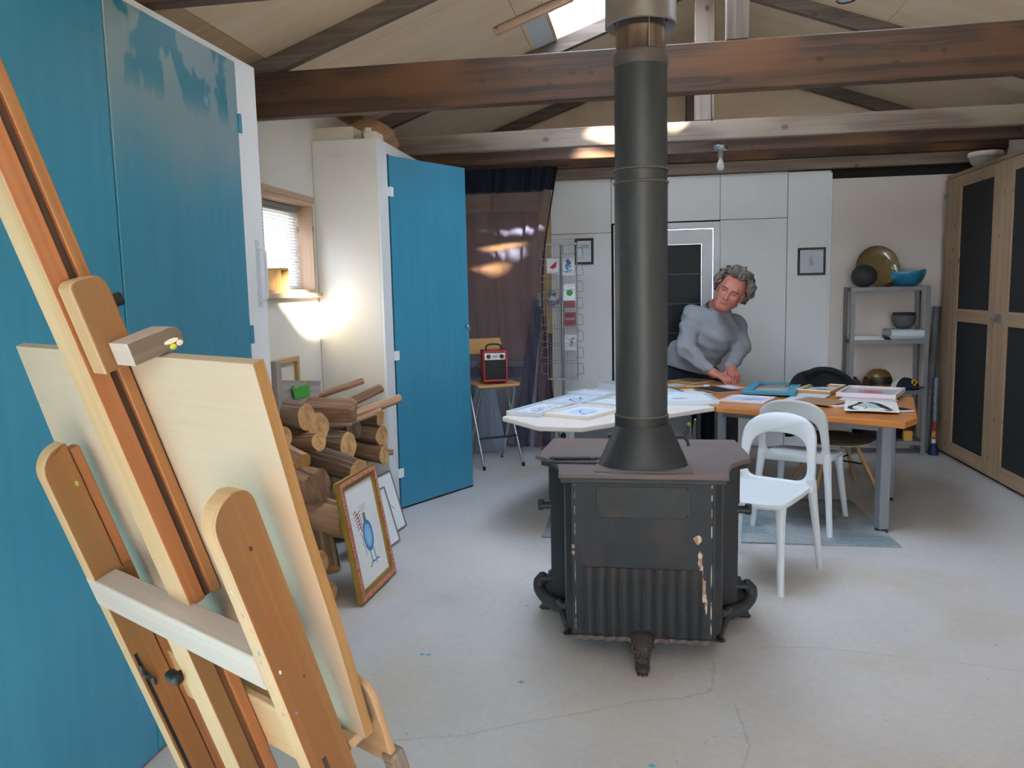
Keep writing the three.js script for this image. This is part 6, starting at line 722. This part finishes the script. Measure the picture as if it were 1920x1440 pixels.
    for (let f = 0; f < 4; f++) { const k = P(0.092 - 0.006 * Math.abs(f - 1), b0[f], -0.002); bones.push([P(0.012, b0[f] * 0.6, 0), k, 0.017, 0.0115]); let p = k, a = curl[0] * (1 + 0.12 * f); for (let j = 0; j < 3; j++) { const sp = spread * (1.5 - f), q = p.clone().addScaledVector(dir, Math.cos(a) * lens[f][j] * S).addScaledVector(nrm, Math.sin(a) * lens[f][j] * S).addScaledVector(side, sp * lens[f][j] * S); bones.push([p, q, 0.0095 - 0.0008 * j, 0.0088 - 0.0008 * j]); p = q; a += curl[j + 1] ?? curl[1]; } }
    const th = [P(0.02, 0.02, 0.006), P(0.05, 0.045, 0.016), P(0.078, 0.05, 0.03), P(0.1, 0.042, 0.042)]; for (let j = 0; j < 3; j++) bones.push([th[j], th[j + 1], 0.0135 - 0.0016 * j, 0.0115 - 0.0014 * j]);
    const lo = V(9, 9, 9), hi = V(-9, -9, -9); for (const [a, b, r] of bones) for (const q of [a, b]) { lo.min(q.clone().addScalar(-r * S)); hi.max(q.clone().addScalar(r * S)); }
    return mesh((p) => { let d = 9; bones.forEach(([a, b, ra, rb], i) => { const e = cap(p, a, b, ra * S, rb * S); d = i < 9 && (i === 0 || (i - 1) % 4 === 0) ? smin(d, e, 0.014) : smin(d, e, 0.006); }); return d; }, lo, hi, 0.0036);
  };
  skinG.push(hand(wrR, V(0.13, -0.052, 0.07), V(0.05, 0.15, -0.6), V(0.05, -1, 0.1), [0.2, 0.28, 0.2], 0.06));
  skinG.push(hand(wrL, V(0.02, -0.05, 0.085), V(-0.7, 0.1, 0.25), V(-0.1, -1, 0.05), [0.75, 0.3, 0.25], 0.02));
  // body under the clothes
  const limbs = [[hip, chest, 0.1, 0.12], [chest, neck, 0.12, 0.07], [shR, elR, 0.05, 0.045], [elR, wrR, 0.05, 0.034], [shL, elL, 0.05, 0.045], [elL, wrL, 0.05, 0.034], [shR, shL, 0.055, 0.055]], kR = V(-0.09, 0.42, 0.07), kL = V(0.13, 0.42, 0.06), fR = V(-0.1, 0.1, -0.02), fL = V(0.16, 0.1, 0.0), thR = hip.clone().add(V(-0.11, -0.05, 0)), thL = hip.clone().add(V(0.12, -0.06, 0));
  const legs = [[thR, kR, 0.105, 0.075], [kR, fR, 0.07, 0.05], [thL, kL, 0.105, 0.075], [kL, fL, 0.07, 0.05]];
  skinG.push(mesh((p) => { let d = 9; for (const b of [...limbs, ...legs]) d = smin(d, cap(p, ...b), 0.05); return d; }, V(-0.4, 0.05, -0.3), V(0.5, 1.33, 0.55), 0.016));
  const skin = phys({ map: tex(128, 128, (u, v) => mixc([206, 140, 122], [190, 112, 98], fbm(u, v, 8, 8, 3, 151)), 0.3, 0.3), roughness: 0.55 });
  part('body', merge(skinG.map((g) => boxUV(g, 'y', 0, 0))), skin, t);
  // jumper
  const jw = tex(128, 128, (u, v) => { const k = 8 * (noise(u, v, 64, 64, 152) - 0.5) + 10 * (fbm(u, v, 4, 4, 3, 153) - 0.5); return [146 + k, 151 + k, 158 + k]; }, 0.25, 0.25);
  const knit = std({ map: jw, roughness: 0.95 }), fold = (p) => 0.009 * Math.sin(p.x * 38 + p.y * 22 + 3 * Math.sin(p.z * 14)) * Math.sin(p.y * 17 + 1) + 0.004 * Math.sin(p.y * 60 + p.x * 20 + p.z * 25);
  const cuffR = wrR.clone().lerp(elR, 0.12), cuffL = wrL.clone().lerp(elL, 0.12), hemC = hip.clone().add(V(-0.015, 0.05, 0));
  const jumper = (p) => {
    let d = cap(p, hemC, chest, 0.195, 0.182); d = smin(d, ell(p, bulge, V(0.13, 0.12, 0.12)), 0.09); d = smin(d, cap(p, chest, neck.clone().add(V(0, -0.06, -0.02)), 0.175, 0.1), 0.08); d = smin(d, cap(p, shR.clone().add(V(0.03, -0.02, 0)), shL.clone().add(V(-0.03, -0.01, 0)), 0.1, 0.1), 0.07);
    d = smin(d, cap(p, shR, elR, 0.084, 0.072), 0.035); d = smin(d, cap(p, shL, elL, 0.082, 0.07), 0.035); d = smin(d, cap(p, elR, cuffR, 0.071, 0.05), 0.02); d = smin(d, cap(p, elL, cuffL, 0.069, 0.052), 0.02); d += fold(p);
    const up = p.clone().sub(neck).dot(V(0.1, 0.93, 0.35)); return Math.max(d, up - 0.0); // cut clean at the neckline
  };
  part('jumper', boxUV(mesh((p) => Math.max(jumper(p), -(p.y - (0.735 - 0.25 * p.x)) * 0.95), V(-0.42, 0.55, -0.32), V(0.52, 1.36, 0.6), 0.0085), 'y', 0, 0), knit, t, 'mid-grey knitted jumper');
  { const c = neck.clone().add(V(0, 0.0, 0.0)), x = V(0.92, -0.1, 0).normalize(), y = V(0.1, 0.93, 0.35).normalize(), z = x.clone().cross(y).normalize(), pts = []; for (let i = 0; i < 14; i++) { const a = i / 14 * Math.PI * 2; pts.push(c.clone().addScaledVector(x, 0.086 * Math.cos(a)).addScaledVector(z, 0.082 * Math.sin(a)).addScaledVector(y, -0.006 - 0.016 * Math.sin(a))); } part('neckband', tube(pts, 0.014, 48, 8, true), std({ color: 0x5d646d, roughness: 0.95 }), t); part('shirt_collar', tube(pts.map((p) => p.clone().sub(c).multiplyScalar(0.9).add(c).addScaledVector(y, 0.006)), 0.009, 48, 8, true), std({ color: 0x1d1a22, roughness: 0.95 }), t); }
  for (const [w, e, r] of [[wrR, elR, 0.047], [wrL, elL, 0.049]]) part('cuff', rod(w.clone().lerp(e, 0.1), w.clone().lerp(e, 0.26), r, r + 0.006, 20), knit, t);
  part('trousers', boxUV(mesh((p) => { let d = cap(p, hip.clone().add(V(-0.05, -0.06, -0.02)), hip.clone().add(V(0.07, -0.07, 0)), 0.155, 0.15); for (const [a, b, ra, rb] of legs) d = smin(d, cap(p, a, b.clone().add(b === fR || b === fL ? V(0, -0.03, 0) : V()), ra + 0.03, rb + 0.03), 0.05); return Math.max(d, 0.05 - p.y); }, V(-0.36, 0.04, -0.3), V(0.4, 0.83, 0.3), 0.013), 'y', 0, 0), std({ color: 0x1d2230, roughness: 0.9 }), t);
  for (const f of [fR, fL]) { const g = clean(new THREE.SphereGeometry(1, 20, 12)), p = g.attributes.position; for (let i = 0; i < p.count; i++) p.setXYZ(i, f.x + p.getX(i) * 0.06, Math.max(0.001, 0.045 + p.getY(i) * 0.05 * (1 - 0.3 * p.getZ(i))), f.z + 0.06 + p.getZ(i) * 0.17); g.computeVertexNormals(); part('shoe', g, M.black, t); }
  // hair: curls packed over the skull, thinner over the forehead
  const curls = []; let made = 0, hs = 900; const hr01 = () => hash(hs++, 7, 17);
  while (made < 420) { const a = hr01() * Math.PI * 2, b = Math.acos(1 - 1.75 * hr01()), d = V(Math.sin(b) * Math.sin(a), Math.cos(b), Math.sin(b) * Math.cos(a)); const front = d.z > 0.25; if (front && d.y < 0.72 + 0.1 * Math.abs(d.x)) continue; if (d.y < -0.55 || (d.y < -0.12 && d.z > -0.05)) continue; const lift = 1.04 + 0.2 * hr01(), side = Math.abs(d.x), c = V(d.x * 0.084 * lift * (1 + 0.12 * side), 0.032 + d.y * 0.093 * lift, -0.018 + d.z * 0.1 * lift), r = 0.011 + 0.01 * hr01(); const g = clean(new THREE.TorusGeometry(r, r * 0.5, 6, 9, 5.2)); g.applyMatrix4(new THREE.Matrix4().makeRotationFromEuler(new THREE.Euler(hr01() * 6, hr01() * 6, hr01() * 6))); curls.push(g.translate(c.x, c.y, c.z)); made++; }
  const hairMap = tex(64, 64, (u, v) => mixc([146, 139, 130], [92, 85, 78], fbm(u, v, 5, 5, 3, 155)), 0.06, 0.06), hair = merge(curls.map((g) => boxUV(g, 'y')).concat([clean(new THREE.SphereGeometry(1, 28, 18, 0, Math.PI * 2, 0, 1.15)).rotateX(-0.55).scale(0.082, 0.092, 0.1).translate(0, 0.034, -0.02)])); part('hair', hair.applyMatrix4(hq), std({ map: hairMap, roughness: 0.9 }), t, 'curly grey-brown hair');
  const gl = new THREE.Group(); gl.name = 'glasses'; t.add(gl); const wire = []; for (const s of [-1, 1]) { wire.push(at(clean(new THREE.TorusGeometry(0.02, 0.0008, 6, 24)).scale(1.15, 0.82, 1), s * 0.033, -0.001, 0.098)); wire.push(tube([[s * 0.056, 0.003, 0.096], [s * 0.074, 0.004, 0.07], [s * 0.083, 0.002, 0.0]], 0.0011, 12, 5)); } wire.push(tube([[-0.011, 0.001, 0.1], [0, 0.005, 0.105], [0.011, 0.001, 0.1]], 0.0011, 8, 5)); part('wire_frame', merge(wire).applyMatrix4(hq), std({ color: 0xa89c90, metalness: 0.4, roughness: 0.4 }), gl);
  const eyes = [], brow = []; for (const s of [-1, 1]) { eyes.push(at(clean(new THREE.SphereGeometry(0.0052, 10, 8)).scale(1.5, 0.55, 0.45), s * 0.033, 0.001, 0.084)); brow.push(tube([[s * 0.013, 0.017, 0.09], [s * 0.032, 0.02, 0.089], [s * 0.053, 0.015, 0.077]], 0.0034, 10, 6)); } part('eyes', merge(eyes).applyMatrix4(hq), std({ color: 0x1c1512, roughness: 0.2 }), t); part('eyebrows', merge(brow).applyMatrix4(hq), std({ color: 0x5d5048, roughness: 0.9 }), t);
  part('lips', merge([tube([[-0.021, -0.0665, 0.0855], [0, -0.0635, 0.0885], [0.021, -0.0665, 0.0855]], 0.0026, 12, 6), tube([[-0.019, -0.0705, 0.0845], [0, -0.0735, 0.0875], [0.019, -0.0705, 0.0845]], 0.003, 12, 6)]).applyMatrix4(hq), std({ color: 0xa8605a, roughness: 0.5 }), t);
}

scene.traverse((o) => { if (o.isMesh && o.material === M.glass) o.castShadow = false; });
renderer.render(scene, camera);
